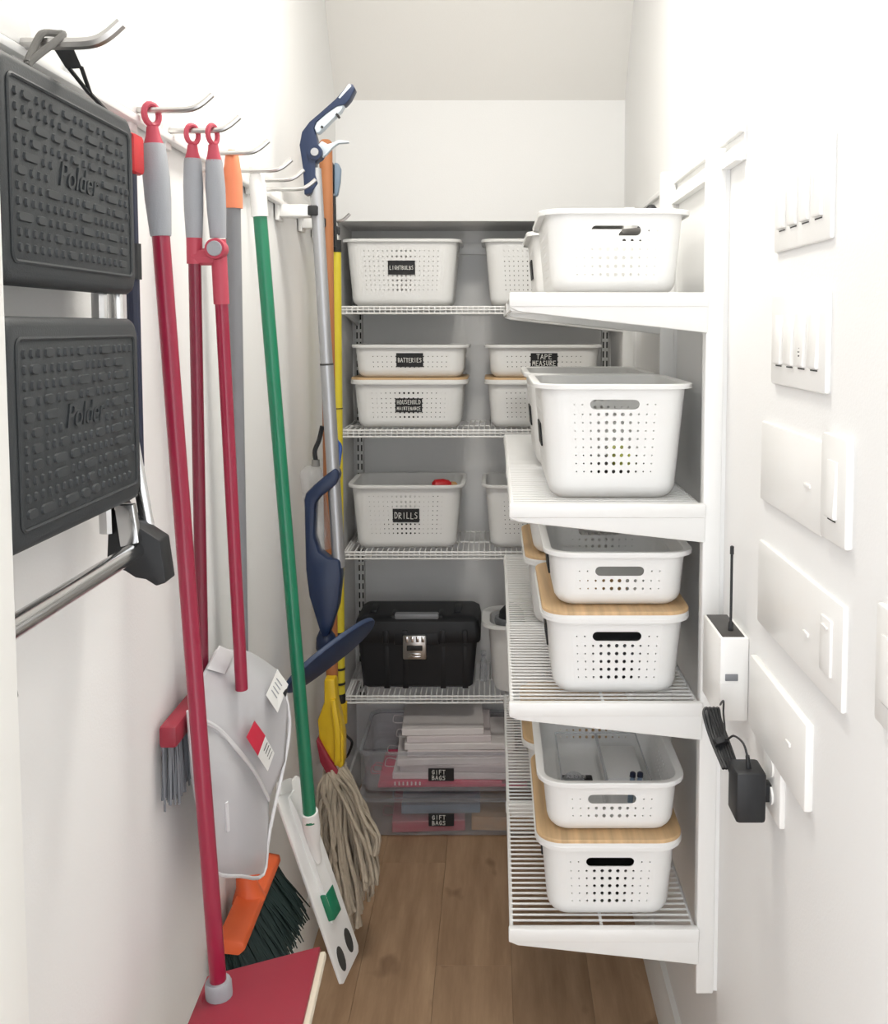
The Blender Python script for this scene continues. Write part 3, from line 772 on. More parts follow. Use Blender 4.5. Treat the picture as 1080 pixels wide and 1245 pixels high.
def bag(x0, x1, y0, y1, z0, th, rz, m, lb, tilt=0.0, handle=True, dots=False):
    cx, cy = (x0 + x1) / 2, (y0 + y1) / 2
    t = thing('gift_bag', lb, 'gift bag', (cx, cy, z0), rz, 'flat gift bags in the clear boxes')
    w_, d_ = x1 - x0, y1 - y0
    mb = MB().rbox(-w_ / 2, w_ / 2, -d_ / 2, d_ / 2, 0, th, min(.0018, th * .4), 1)
    mb.v = [(p[0], p[1], p[2] + tilt * p[0] + .004 * math.sin(p[0] * 22)*0) for p in mb.v]
    mb.build('bag', m, t)
    if handle:
        hp = MB().tube(smooth_path([(-w_ / 2, -.03, th / 2 - tilt * w_ / 2), (-w_ / 2 - .03, -.035, th / 2 + .004), (-w_ / 2 - .03, .02, th / 2 + .004), (-w_ / 2, .02, th / 2 - tilt * w_ / 2)], 5), .0012, 5)
        hp.build('cord_handle', m, t)
    if dots:
        for i in range(7):
            for j in range(2):
                MB().loft([[(-w_ / 2 + .045 + i * .013 + r * math.cos(a), yy, th * (.3 + .42 * j) + tilt * (-w_ / 2 + .05 + i * .013) + r * math.sin(a)) for a in [2 * PI * k / 8 for k in range(8)]] for r, yy in ((.0028, -d_ / 2 - .0006), (.0028, -d_ / 2 + .0006))]).build('dot', 'chalk', t)
bag(-.37, .10, 2.965, 3.20, zz, .010, .01, 'pink', 'deep pink gift bag lying flat at the bottom of the upper clear box', 0)
bag(-.36, .02, 2.955, 3.19, zz + .0105, .0135, .01, 'pink', 'pink polka dot gift bag under the pile of white bags', 0.0, True, True)
lbs = ['white paper gift bag low in the pile in the upper clear box', 'pale grey paper gift bag in the middle of the pile', 'white paper gift bag lying crosswise in the pile', 'pale pink paper bag under the topmost bag', 'grey tissue bag high in the pile', 'white paper bag second from the top of the pile', 'large white paper bag on top of the pile in the upper clear box']
z1 = zz + .025
for i, lb in enumerate(lbs):
    th = .0205
    x0 = -.315 + random.uniform(-.02, .035) + i * .003; x1 = .12 - i * .022 + random.uniform(-.03, .04)
    bag(x0, x1, 2.965 + i * .006, 3.16 + i * .01, z1, th, random.uniform(-.06, .06), 'paper' if i % 2 == 0 else 'paper2', lb, random.uniform(-.008, .008), i % 2 == 0)
    z1 += th + .0008
bag(-.33, -.10, 2.96, 3.18, .009, .035, .05, 'pinkred', 'muted red gift bag in the lower clear box', 0)
bag(-.07, .17, 2.965, 3.18, .009, .045, -.04, 'tan', 'kraft brown gift bag in the lower clear box', 0)
bag(-.30, -.05, 2.98, 3.2, .058, .028, .03, 'bluegrey', 'grey blue gift bag lying on the red bag in the lower clear box', 0)

# ------------------------------------------------------------------ plates and devices on the right wall
def wall_plate(name, lb, y0, y1, z0, z1, d=.010, cat='wall plate', x=XR):
    t = Thing(name, lb, cat, (x, (y0 + y1) / 2, z0))
    t.part('plate', MB().rbox(x - d, x + .001, y0, y1, z0, z1, .0035), 'platewhite')
    return t
def rockers(t, y0, y1, z0, z1, n, d=.010, x=XR, marks=False):
    pitch = (y1 - y0 - .03) / n
    for i in range(n):
        c = y1 - .015 - pitch * (i + .5); zc = (z0 + z1) / 2
        o = t.part('rocker', MB().prism([(x - d + .002, c - .0155, zc - .033), (x - d + .002, c - .0155, zc + .033), (x - d - .0015, c - .0155, zc + .033), (x - d - .005, c - .0155, zc - .029), (x - d - .004, c - .0155, zc - .033)], (0, .031, 0)), 'platewhite', bevel=.0008)
        t.part('gap_slot', MB().box(x - d - .0006, x - d + .001, c - .013, c + .013, zc - .0362, zc - .0346), 'slot', parent=o)
        if marks and i == 2:
            for k in range(9): t.part('mark', MB().box(x - d - .0045 + .0003 * k, x - d - .002, c - .005 + .001 * ((k * 5) % 4), c + .001 + .001 * ((k * 3) % 5), zc - .02 + k * .0045, zc - .018 + k * .0045), 'slot', parent=o)
t = wall_plate('switch_plate', 'four-gang white switch plate uppermost on the right wall', 1.138, 1.366, 1.702, 1.828, .006); rockers(t, 1.138, 1.366, 1.702, 1.828, 4, .006)
t = wall_plate('switch_plate', 'four-gang white switch plate with dark marks on its third rocker', 1.140, 1.366, 1.520, 1.644, .007); rockers(t, 1.140, 1.366, 1.520, 1.644, 4, .007, marks=True)
t = wall_plate('blank_plate', 'wide blank white wall plate under the marked switch plate', 1.148, 1.412, 1.348, 1.463, .006)
t.part('indicator', MB().rbox(XR - .0085, XR - .005, 1.185, 1.206, 1.400, 1.405, .001), 'platewhite')
t = wall_plate('switch_plate', 'single white rocker plate overlapping the wide blank plate', 1.058, 1.142, 1.352, 1.476, .009); rockers(t, 1.058, 1.142, 1.352, 1.476, 1, .009)
t = wall_plate('switch_plate', 'wide white wall plate with one rocker at its near end', 1.062, 1.412, 1.165, 1.288, .007)
t.part('rocker', MB().rbox(XR - .0105, XR - .006, 1.092, 1.128, 1.195, 1.262, .002), 'platewhite')
t.part('indicator', MB().rbox(XR - .0095, XR - .006, 1.175, 1.196, 1.216, 1.221, .001), 'platewhite')
t.part('indicator', MB().rbox(XR - .0125, XR - .010, 1.100, 1.120, 1.250, 1.253, .001), 'platewhite')
t = wall_plate('blank_plate', 'thick blank white cover plate lowest in the row of wall plates', 1.168, 1.432, .996, 1.108, .011)
t.part('indicator', MB().rbox(XR - .0135, XR - .010, 1.225, 1.243, 1.054, 1.059, .001), 'platewhite')
t = wall_plate('switch_plate', 'white plate at the doorway end of the right wall', .90, .968, 1.20, 1.322, .008); rockers(t, .90, .968, 1.20, 1.322, 1, .008)
# outlet behind the adapter
t = wall_plate('outlet_plate', 'white power outlet plate behind the black adapter', 1.278, 1.362, .915, 1.015, .008, 'outlet')
for zc in (.945, .985): t.part('socket_face', MB().loft([[(xx, 1.32 + .015 * math.cos(a), zc + .014 * math.sin(a)) for a in [2 * PI * i / 16 for i in range(16)]] for xx in (XR - .007, XR - .0105)]), 'platewhite')
# antenna box
bx = Thing('antenna_box', 'slim white receiver box with a black top and aerial', 'receiver', (.37, 1.54, .995))
bx.part('case', MB().rbox(.350, XR, 1.475, 1.60, .985, 1.118, .003), 'platewhite')
bx.part('top_panel', MB().rbox(.354, XR - .006, 1.480, 1.595, 1.112, 1.1192, .001), 'device_dark')
bx.part('side_notch', MB().rbox(.358, .378, 1.4735, 1.486, 1.050, 1.061, .001), 'polegrey')
bx.part('seam', MB().box(.3495, .388, 1.474, 1.4765, 1.045, 1.0465), 'platewhite')
an = bx.part('antenna', MB().loft(lathe_rings((.374, 1.51, 1.118), (.374, 1.51, 1.255), [(0, .0045), (.1, .004), (.12, .0022), (.9, .0022), (.905, .0032), (.99, .0032), (1, .002)], 10)), 'cable')
# adapter with cord
ad = Thing('power_adapter', 'black power adapter with a bundled cord hanging under the receiver', 'adapter', (.362, 1.33, .92))
ad.part('adapter_body', MB().rbox(.334, .376, 1.300, 1.350, .912, .984, .005), 'black')
ad.part('plug', MB().rbox(.370, .389, 1.315, 1.335, .935, .96, .002), 'black')
ad.part('strain_relief', MB().loft(lathe_rings((.355, 1.318, .984), (.353, 1.318, 1.002), [(0, .004), (1, .0028)], 8)), 'black')
ad.part('cord', MB().tube(smooth_path([(.353, 1.318, 1.0), (.350, 1.33, 1.014), (.344, 1.36, 1.012), (.338, 1.38, .998), (.340, 1.40, 1.012), (.343, 1.42, 1.022), (.345, 1.43, 1.036), (.355, 1.50, .998)], 6), .0016, 6), 'cable')
for i in range(4):
    dx = i * .004
    ad.part('cord_loop', MB().tube(smooth_path([(.328 + dx, 1.35, .968), (.320 + dx, 1.40, .992), (.316 + dx * 1.4, 1.43, 1.016), (.322 + dx * 1.4, 1.435, 1.022), (.327 + dx, 1.42, 1.010), (.333 + dx, 1.38, .985), (.336 + dx, 1.345, .966)], 5), .0027, 6), "cable")
ad.part('cord_tie', MB().loft(lathe_rings((.331, 1.388, .996), (.333, 1.382, .990), [(0, .011), (1, .011)], 10, .7)), 'cable')

# ------------------------------------------------------------------ rail and hooks on the left wall
rl_ = Thing('hanging_track', 'white utility track with covers running along the left wall', 'rail', (XL, 1.6, 1.872))
rl_.part('back_plate', MB().rbox(XL, XL + .006, .82, 2.80, 1.872, 1.918, .001), 'metalwhite')
rl_.part('lower_lip', MB().rbox(XL + .005, XL + .020, .82, 2.80, 1.866, 1.876, .002), 'metalwhite')
for a, b in ((.82, 1.005), (1.10, 1.39), (1.43, 1.50), (1.60, 1.70), (1.80, 1.90)):
    rl_.part('track_cover', MB().prism([(XL + .004, a, 1.878), (XL + .004, b, 1.878), (XL + .004, b - .0, 1.900), (XL + .004, b - .018, 1.924), (XL + .004, a + .018, 1.924), (XL + .004, a, 1.900)], (.012, 0, 0)), 'metalwhite', bevel=.0015)
def hook(y, lb, L=.085, z=1.905, r=.0038, name='utility_hook', x=XL):
    t = Thing(name, lb, 'hook', (x + .004, y, z), 'steel hooks on the left track')
    t.part('prong', MB().tube(smooth_path([(x + .006, y, z), (x + L * .45, y, z), (x + L * .72, y, z + .001), (x + L * .86, y, z + .007), (x + L, y, z + .020)], 4), r, 8), 'steel')
    t.part('clip_plate', MB().rbox(x + .003, x + .012, y - .012, y + .012, z - .028, z + .010, .002), 'metalwhite')
    return t
hk = [(.985, 'heavy steel hook holding the folded step ladder'), (1.295, 'steel hook holding the single red mop pole'), (1.43, 'steel hook holding the two clipped red handles'),
      (1.61, 'steel hook behind the orange-capped grey pole'), (1.79, 'steel hook behind the white-capped green pole'), (1.905, 'bare steel hook just past the green pole'), (2.03, 'bare steel hook next to the blue mop handle'), (2.60, 'steel hook past the wooden mop pole')]
for y, lb in hk:
    hook(y, lb, r=.0062 if y < 1.1 else .0042, L=.115 if y < 2.5 else .10, z=1.880 if y < 1.1 else (1.883 if y < 2.5 else 1.878))

# ------------------------------------------------------------------ step ladder
def ladder():
    t = Thing('step_ladder', 'folded chrome step ladder with two black treads on the left wall', 'step ladder', (-.43, .985, 1.30))
    xf = -.418
    def tread(z0, z1, y0, y1, tilt, seed):
        cy, cz = (y0 + y1) / 2, (z0 + z1) / 2; a, b = (y1 - y0) / 2, (z1 - z0) / 2
        def R(k, x, r=.016): return [(x, cy + p[0], cz + p[1]) for p in rrect(a - k, b - k, r, 0, 5)]
        s = t.part('tread', MB().loft([R(.004, xf - .028), R(0, xf - .024), R(0, xf - .008), R(.003, xf - .003), R(.008, xf)]), 'mat_black', label='black rubber tread')
        # raised border line
        t.part('border_bead', MB().tube([(xf, p[1], p[2]) for p in R(.020, xf, .008)], .0022, 6, closed=True), 'mat_black', parent=s)
        rnd = random.Random(seed); mb = MB()
        nrow = 11; rh = (2 * b - .052) / nrow
        for i in range(nrow):
            zc = z1 - .026 - rh * (i + .5); y = y0 + .030
            while y < y1 - .034:
                w_ = rnd.choice((.008, .008, .008, .008, .020, .030))
                if y + w_ > y1 - .026: break
                if not (4 <= i <= 5 and cy - .052 < y + w_ / 2 < cy + .052):
                    hh = rh * .35; rr = min(hh, w_ / 2) * .95
                    base = [(y + w_ / 2 + p[0], zc + p[1]) for p in rrect(w_ / 2, hh, rr, 0, 2)]
                    top = [(y + w_ / 2 + p[0], zc + p[1]) for p in rrect(w_ / 2 - .0012, hh - .0012, max(rr - .0012, .0005), 0, 2)]
                    mb.loft([[(xf - .001, q[0], q[1]) for q in base], [(xf + .0022, q[0], q[1]) for q in top]])
                y += w_ + .0065
        t.part('tread_bumps', mb, 'bump_black', parent=s, kind='stuff')
        fc = bpy.data.curves.new('polder', 'FONT'); fc.body = 'Polder'; fc.size = .034; fc.extrude = .0011; fc.align_x = 'CENTER'; fc.align_y = 'CENTER'; fc.shear = .3
        fo = bpy.data.objects.new('tmp', fc); C.objects.link(fo)
        dg = bpy.context.evaluated_depsgraph_get(); me = bpy.data.meshes.new_from_object(fo.evaluated_get(dg))
        C.objects.unlink(fo); bpy.data.objects.remove(fo)
        o = link('raised_lettering', me, 'bump_black', s)
        o.location = Vector((xf + .0008, cy, cz + .008)) - t.base
        o.rotation_euler = Matrix(((0, 0, 1), (1, 0, 0), (0, 1, 0))).to_euler()
        # chrome support strip behind the tread
        t.part('tread_frame', MB().rbox(xf - .036, xf - .026, y0 + .02, y1 - .02, z0 + .03, z0 + .05, .003), 'chrome', parent=s)
    tread(1.637, 1.838, .826, 1.142, 0, 11)
    tread(1.398, 1.609, .826, 1.142, 0, 23)
    for y in (.846, 1.118):
        t.part('side_rail', MB().tube([(xf - .036, y, 1.825), (xf - .036, y, 1.60), (xf - .034, y, 1.36)], .009, 10), 'chrome')
    if False: t.part('top_bar', MB().tube(smooth_path([(xf - .036, .842, 1.885), (xf - .036, .86, 1.893), (xf - .036, 1.10, 1.893), (xf - .036, 1.118, 1.885)], 4), .009, 10), 'chrome')
    rl2 = []
    for y in (.79, 1.150):
        l = t.part('rear_leg', MB().tube([(-.452, y, 1.82), (-.446, y, 1.55), (-.418, y + .004, 1.36), (-.410, y + .006, 1.318)], .0085, 10, flat=.75), 'chrome')
        rl2.append(l)
    for y in (.735, 1.120):
        # wedge foot
        pr = [(-.452, 1.372), (-.440, 1.395), (-.425, 1.372), (-.392, 1.350), (-.386, 1.300), (-.398, 1.296), (-.41, 1.304), (-.422, 1.306), (-.434, 1.314), (-.446, 1.317), (-.455, 1.325)]
        t.part('foot', MB().prism([(x, y + (x + .44) * .0, z_) for x, z_ in pr], (0, .034, 0)), 'black', bevel=.002, label='black wedge-shaped foot')
    t.part('cross_bar', MB().tube([(-.421, .76, 1.338), (-.421, 1.125, 1.338)], .0105, 12), 'chrome')
    t.part('hinge_strap', MB().prism([(-.440, 1.108, 1.395), (-.418, 1.108, 1.395), (-.412, 1.108, 1.350), (-.434, 1.108, 1.345)], (0, .012, 0)), 'chrome', bevel=.0015)
    t.part('hinge_strap', MB().prism([(-.440, .770, 1.395), (-.418, .770, 1.395), (-.412, .770, 1.350), (-.434, .770, 1.345)], (0, .012, 0)), 'chrome', bevel=.0015)
    # cord loop to the hook
    t.part('hanging_loop', MB().tube(smooth_path([P(33, 76, .955), P(42, 56, .97), P(50, 42, .978), P(58, 40, .985), P(70, 41, .988), P(77, 42, .985), P(66, 52, .975), P(40, 72, .96), P(34, 80, .955)], 5), .0036, 8), 'greycord')
ladder()
# black strap and the capped pole behind the ladder
st = Thing('strap_pole', 'navy pole with red cap hung by a black strap behind the ladder', 'pole', (-.462, 1.245, 1.22))
st.part('strap', MB().prism([P(63, 52, .98), P(86, 51, .99), P(100, 83, 1.02), P(83, 84, 1.01)], (-.001, -.003, 0)), 'black')
st.part('strap_cord', MB().tube([P(84, 83, 1.01), P(107, 112, 1.045), (-.455, 1.235, 1.838)], .0022, 6).tube([P(99, 82, 1.02), P(110, 114, 1.05), (-.455, 1.235, 1.836)], .0022, 6), 'black')
st.part('cap', MB().rbox(-.474, -.448, 1.226, 1.262, 1.792, 1.842, .006), 'redthing', label='bright red end cap')
st.part('shaft', MB().tube([(-.462, 1.245, 1.795), (-.462, 1.245, 1.42)], .0085, 10), 'dark_navy')
st.part('collar', MB().tube([(-.462, 1.245, 1.705), (-.462, 1.245, 1.66)], .0115, 10), 'black')

# ------------------------------------------------------------------ poles with ring handles
def ring_handle(t, top, dirv, m, R=.016, r=.005, face=(1, 0, .0)):
    """hanging eye at the top of a pole: loop in the plane of dirv and face"""
    top, d, f = Vector(top), Vector(dirv).normalized(), Vector(face).normalized()
    pts = [top - d * R * 1.1 + d * (math.cos(a) * R * 1.25) + f * (math.sin(a) * R) for a in [2 * PI * i / 16 for i in range(16)]]
    return t.part('hanging_eye', MB().tube(pts, r, 8, closed=True), m)
def axis(p, q, f): return Vector(p).lerp(Vector(q), f)

# 1 single red pole with a flat mop plate
A_, B_ = Vector((-.4505, 1.295, 1.877)), P(268, 1228, 1.3104)
t = Thing('flat_mop', 'red flat mop with a thick grey grip and cream pad, hung on its own hook', 'mop', B_)
d = (A_ - B_).normalized()
ring_handle(t, A_ + d * .0121, d, 'pinkred', .0110, .0042, (.6, .8, 0))
L = (A_ - B_).length
g0, g1 = A_ - d * .026, A_ - d * .155
t.part('eye_socket', MB().loft(lathe_rings(A_ - d * .0155, A_ - d * .040, [(0, .0075), (.5, .0095), (1, .0135)], 14)), 'pinkred')
t.part('grip', MB().loft(lathe_rings(A_ - d * .038, A_ - d * .158, [(0, .0135), (.03, .0148), (.35, .0172), (.6, .0168), (.97, .0138), (1, .013)], 18)), 'gripgrey', label='grey soft grip')
t.part('pole', MB().tube([A_ - d * .156, B_ + d * .02], .0116, 16), 'red')
t.part('socket_collar', MB().loft(lathe_rings(B_ + d * .045, B_ - d * .002, [(0, .0165), (.08, .0185), (.9, .019), (1, .0175)], 16)), 'gripgrey', label='grey socket collar')
zp = 0.6463
t.part('swivel_joint', MB().loft(lathe_rings(B_ - d * .0, Vector((B_.x + .004, B_.y, zp + .004)), [(0, .013), (.5, .017), (1, .03)], 14)), 'redplate')
outl = [(-0.4204, 1.3532), (-0.2666, 1.4214), (-0.2575, 1.1102), (-0.4141, 1.0920)]
pl = t.part('mop_plate', MB().prism([(x, y, zp) for x, y in outl], (0, 0, .010)), 'redplate', bevel=.003, label='flat red plate')
t.part('mop_pad', MB().prism([(x + dx, y + dy, zp - .016) for (x, y), (dx, dy) in zip(outl, ((.0, .004), (.008, .006), (.008, -.004), (0, -.004)))], (0, 0, .016)), 'cream', bevel=.005, parent=pl, label='cream mop pad')

# 2 clipped pair: dustpan and broom
A1_, A2_ = Vector((-.4390, 1.43, 1.8777)), P(247, 850, 1.4742)
t = Thing('lobby_broom', 'red broom with grey bristles clipped beside the dustpan pole', 'broom', A2_)
d = (A1_ - A2_).normalized()
ring_handle(t, A1_ + d * .0115, d, 'pinkred', .0105, .0038, (.6, .8, 0))
t.part('eye_socket', MB().loft(lathe_rings(A1_ - d * .0145, A1_ - d * .036, [(0, .007), (.5, .0085), (1, .0118)], 14)), 'pinkred')
t.part('grip', MB().loft(lathe_rings(A1_ - d * .034, A1_ - d * .148, [(0, .0115), (.05, .0126), (.35, .0142), (.65, .0138), (1, .0118)], 16)), 'gripgrey', label='grey soft grip')
t.part('pole_sleeve', MB().tube([A1_ - d * .147, A1_ - d * .186], .0116, 14), 'pinkred')
t.part('pole', MB().tube([A1_ - d * .185, A2_ + d * .01], .0094, 14), 'darkred')
hy, hz = A2_.y, A2_.z
bl = t.part('brush_block', MB().rbox(-.478, -.4525, 1.34, 1.56, hz - .02, hz + .012, .005), 'redplate')
random.seed(5)
mb = MB()
for i in range(150):
    y = random.uniform(1.344, 1.556); x = random.uniform(-.475, -.457)
    mb.tube([(x, y, hz - .018), (x + random.uniform(-.004, .003), y + random.uniform(-.008, .008), hz - .105 + random.uniform(-.01, .008))], .0016, 4)
t.part('bristles', mb, 'bristle_grey', parent=bl, kind='stuff')

D1, D2 = Vector((-.4095, 1.43, 1.8777)), P(294, 838, 1.4884)
t = Thing('dustpan', 'translucent white upright dustpan with stickers on a red pole', 'dustpan', D2)
d = (D1 - D2).normalized()
ring_handle(t, D1 + d * .0115, d, 'pinkred', .0105, .0038, (.4, .92, 0))
t.part('eye_socket', MB().loft(lathe_rings(D1 - d * .0145, D1 - d * .038, [(0, .007), (.5, .0085), (1, .0118)], 14)), 'pinkred')
t.part('grip', MB().loft(lathe_rings(D1 - d * .036, D1 - d * .148, [(0, .0115), (.05, .0126), (.35, .0142), (.65, .0138), (1, .0118)], 16)), 'gripgrey', label='grey soft grip')
k0 = D1 - d * .165 + Vector((.0, -.010, 0))
kn = t.part('clip_knob', MB().loft(lathe_rings(k0 + Vector((0, .012, 0)), k0 + Vector((0, -.012, 0)), [(0, .0145), (.7, .0158), (1, .0145)], 20)), 'pinkred')
t.part('knob_cap', MB().loft(lathe_rings(k0 + Vector((0, -.011, 0)), k0 + Vector((0, -.015, 0)), [(0, .0115), (1, .0105)], 20)), 'gripgrey', parent=kn)
sl = t.part('clip_sleeve', MB().tube([D1 - d * .15, D1 - d * .245], .0116, 14), 'pinkred')
aA = axis(A1_, A2_, .205); aD = D1 - d * (aA - A1_).length
t.part('clip_arm', MB().tube([aA + Vector((-.003, -.003, 0)), aD], .0125, 8, flat=.8, up=(0, 0, 1)), 'pinkred', parent=sl)
t.part('pole', MB().tube([D1 - d * .24, D2], .0098, 14), 'red')
# pan: back panel, curved bowl and side flap
def grid_patch(mb, rows, n=10):
    rows = [smooth_path(r, n) for r in rows]
    vs = [p for r in rows for p in r]; k = len(rows[0]); fs = []
    for i in range(len(rows) - 1):
        for j in range(k - 1): fs.append((i * k + j, i * k + j + 1, (i + 1) * k + j + 1, (i + 1) * k + j))
    mb.add(vs, fs); return mb
def solid(o, th):
    md = o.modifiers.new('thickness', 'SOLIDIFY'); md.thickness = th; md.offset = 0
up = grid_patch(MB(), [
    [P(262, 790, 1.4931), P(300, 792, 1.5876), P(336, 814, 1.6821)],
    [P(246, 822, 1.4269), P(296, 838, 1.5167), P(350, 858, 1.6726)],
    [P(229, 866, 1.3702), P(282, 886, 1.4742), P(346, 925, 1.6443)],
    [P(232, 872, 1.3702), P(288, 912, 1.4647), P(326, 972, 1.5970)]])
hood = t.part('hood', up, 'dustpan', sharp=60); solid(hood, .003)
lowp = grid_patch(MB(), [
    [P(232, 872, 1.3702), P(288, 912, 1.4647), P(326, 972, 1.5970)],
    [P(240, 950, 1.3797), P(288, 970, 1.4647), P(326, 1000, 1.5876)],
    [P(250, 1030, 1.3986), P(290, 1030, 1.4742), P(324, 1035, 1.5781)],
    [P(262, 1060, 1.4175), P(292, 1064, 1.4836), P(320, 1062, 1.5687)]])
bowl = t.part('bowl', lowp, 'dustpan', sharp=60); solid(bowl, .003)
t.part('bowl_rim', MB().tube(smooth_path([P(232, 872, 1.3684), P(262, 884, 1.4175), P(288, 911, 1.4629), P(310, 940, 1.5309), P(326, 972, 1.5952)], 5), .0042, 8), 'dustpan_rim', parent=bowl)
t.part('pan_edge', MB().tube(smooth_path([P(229, 864, 1.3702), P(236, 940, 1.3750), P(248, 1030, 1.3939), P(262, 1061, 1.4175), P(292, 1065, 1.4836), P(320, 1063, 1.5687), P(328, 1010, 1.5876), P(350, 905, 1.6632), P(350, 858, 1.6726), P(336, 814, 1.6821)], 4), .0032, 8), 'dustpan_rim', parent=bowl)
fp = t.part('side_flap', MB().prism([P(229, 866, 1.3797), P(234, 940, 1.3891), P(250, 1040, 1.4081), P(256, 1030, 1.430), P(243, 940, 1.415), P(240, 870, 1.405)], (-.003, 0, 0)), 'dustpan', parent=bowl)
t.part('handle_tab', MB().prism([P(250, 812, 1.4458), P(266, 784, 1.4931), P(284, 792, 1.5309), P(272, 818, 1.4742)], (.004, -.006, .0)), 'dustpan_rim', parent=hood, bevel=.0015)
t.part('inner_spring', MB().tube([P(262, 930, 1.4458), P(265, 968, 1.4458)], .012, 10), 'bluegrey', parent=bowl)
t.part('rib_line', MB().tube([P(275, 975, 1.4364), P(277, 1010, 1.4411)], .0035, 8), 'dustpan_rim', parent=bowl)
def sticker(name, quad, m, lb, off=(.006, -.006, .002)):
    o_ = Vector(off)
    return t.part(name, MB().prism([Vector(p) + o_ for p in quad], (.0008, -.0008, .0003)), m, parent=hood, label=lb)
s1 = sticker('sticker', [P(334, 814, 1.6537), P(347, 832, 1.6679), P(334, 866, 1.5970), P(320, 845, 1.5781)], 'sticker', 'white printed sticker')
for k in range(4):
    f = .25 + k * .15
    a_, b_ = P(334, 814, 1.6537).lerp(P(320, 845, 1.5781), f), P(347, 832, 1.6679).lerp(P(334, 866, 1.5970), f)
    t.part('print_line', MB().tube([a_.lerp(b_, .15) + Vector((.0072, -.0072, .002)), a_.lerp(b_, .62) + Vector((.0072, -.0072, .002))], .0009, 4), 'gripgrey', parent=hood)
t.part('print_block', MB().prism([p + Vector((.0072, -.0072, .002)) for p in (P(342, 831, 1.6604), P(346, 837, 1.6613), P(343, 847, 1.6396), P(339, 841, 1.6396))], (.0008, -.0008, 0)), 'black', parent=hood)
sticker('sticker', [P(306, 876, 1.5214), P(319, 894, 1.5545), P(310, 918, 1.5120), P(296, 896, 1.4836)], 'sticker_red', 'red sticker')
sticker('sticker', [P(319, 895, 1.5545), P(330, 915, 1.5781), P(322, 937, 1.5498), P(310, 919, 1.5120)], 'sticker', 'white barcode sticker')
for k in range(4):
    a_ = P(321 + k * 2, 902 + k * 3.4, 1.5545 + k * .006) + Vector((.0072, -.0072, .002)); b_ = P(317 + k * 2, 912 + k * 3.4, 1.5385 + k * .006) + Vector((.0072, -.0072, .002))
    t.part('barcode_bar', MB().tube([a_, b_], .0007, 4), 'slot', parent=hood)

# 3 orange push broom
A_, B_ = P(282, 182, 1.6234), Vector((-.452, 1.69, .60))
d = (A_ - B_).normalized()
t = Thing('push_broom', 'orange-headed broom with dark bristles on a plain grey pole', 'broom', (-.452, 1.69, .45))
t.part('end_cap', MB().loft(lathe_rings(A_, A_ - d * .095, [(0, .006), (.08, .011), (.3, .0135), (.5, .0162), (1, .0162)], 16)), 'orange', label='pale orange end cap')
t.part('pole', MB().tube([A_ - d * .094, B_ - d * .0], .0128, 14), 'polegrey')
hz = .565
def bar_ring(y, k): return [(-.466, y, hz - .016 + k), (-.430, y, hz - .020 + k), (-.418, y, hz - .006), (-.421, y, hz + .010 - k), (-.464, y, hz + .018 - k)]
hb_ = t.part('head_block', MB().loft([bar_ring(1.555, .004), bar_ring(1.57, 0), bar_ring(1.815, 0), bar_ring(1.83, .004)]), 'orange_head', bevel=.003, label='orange broom block')
t.part('head_socket', MB().loft(lathe_rings(B_ + d * .03, Vector((-.446, 1.69, hz)), [(0, .015), (.3, .018), (.6, .020), (1, .030)], 16, 1.0)), 'orange_head', parent=hb_)
random.seed(9); mb = MB()
for i in range(900):
    f = random.random(); y = 1.56 + f * .265; x = random.uniform(-.462, -.426)
    sp = (x + .444) / .018
    e = Vector((x + .035 + .022 * sp + random.uniform(-.006, .008), y + (f - .5) * .03 + random.uniform(-.012, .012), hz - .115 + random.uniform(-.02, .018)))
    s0 = Vector((x, y, hz - .012))
    mb.tube([s0, s0.lerp(e, .5) + Vector((.004, 0, -.004)), e], [.0020, .0020, .0011], 4)
t.part('bristles', mb, 'bristle_dark', parent=hb_, kind='stuff', label='dark green black bristles')

# 4 green flat mop
A_, B_ = P(311, 200, 1.8037), P(377, 994, 1.8176)
d = (A_ - B_).normalized()
t = Thing('dust_mop', 'green pole with white cap and a long white flat mop frame', 'mop', B_)
t.part('end_cap', MB().loft(lathe_rings(A_, A_ - d * .095, [(0, .008), (.04, .0125), (.2, .0125), (.4, .0155), (1, .0155)], 16)), 'plastic_white', label='white end cap')
t.part('pole', MB().tube([A_ - d * .094, B_ - d * .01], .0128, 16), 'green')
C0, C1 = P(334, 972, 1.8084), P(413, 1200, 1.8176)
la = (C1 - C0).normalized(); wa = Vector((.27, .95, .06)); wa = (wa - la * wa.dot(la)).normalized(); na = la.cross(wa).normalized()
if na.y > 0: na = -na
J = C0.lerp(C1, .40) + wa * .045 + na * .012
t.part('pole_socket', MB().loft(lathe_rings(B_ + d * .012, B_.lerp(J, .55), [(0, .0165), (.5, .0172), (1, .013)], 16)), 'plastic_white')
t.part('swivel', MB().tube([B_.lerp(J, .5), J], .0115, 12), 'plastic_white')
def plate_pt(f, w_): return C0.lerp(C1, f) + wa * w_
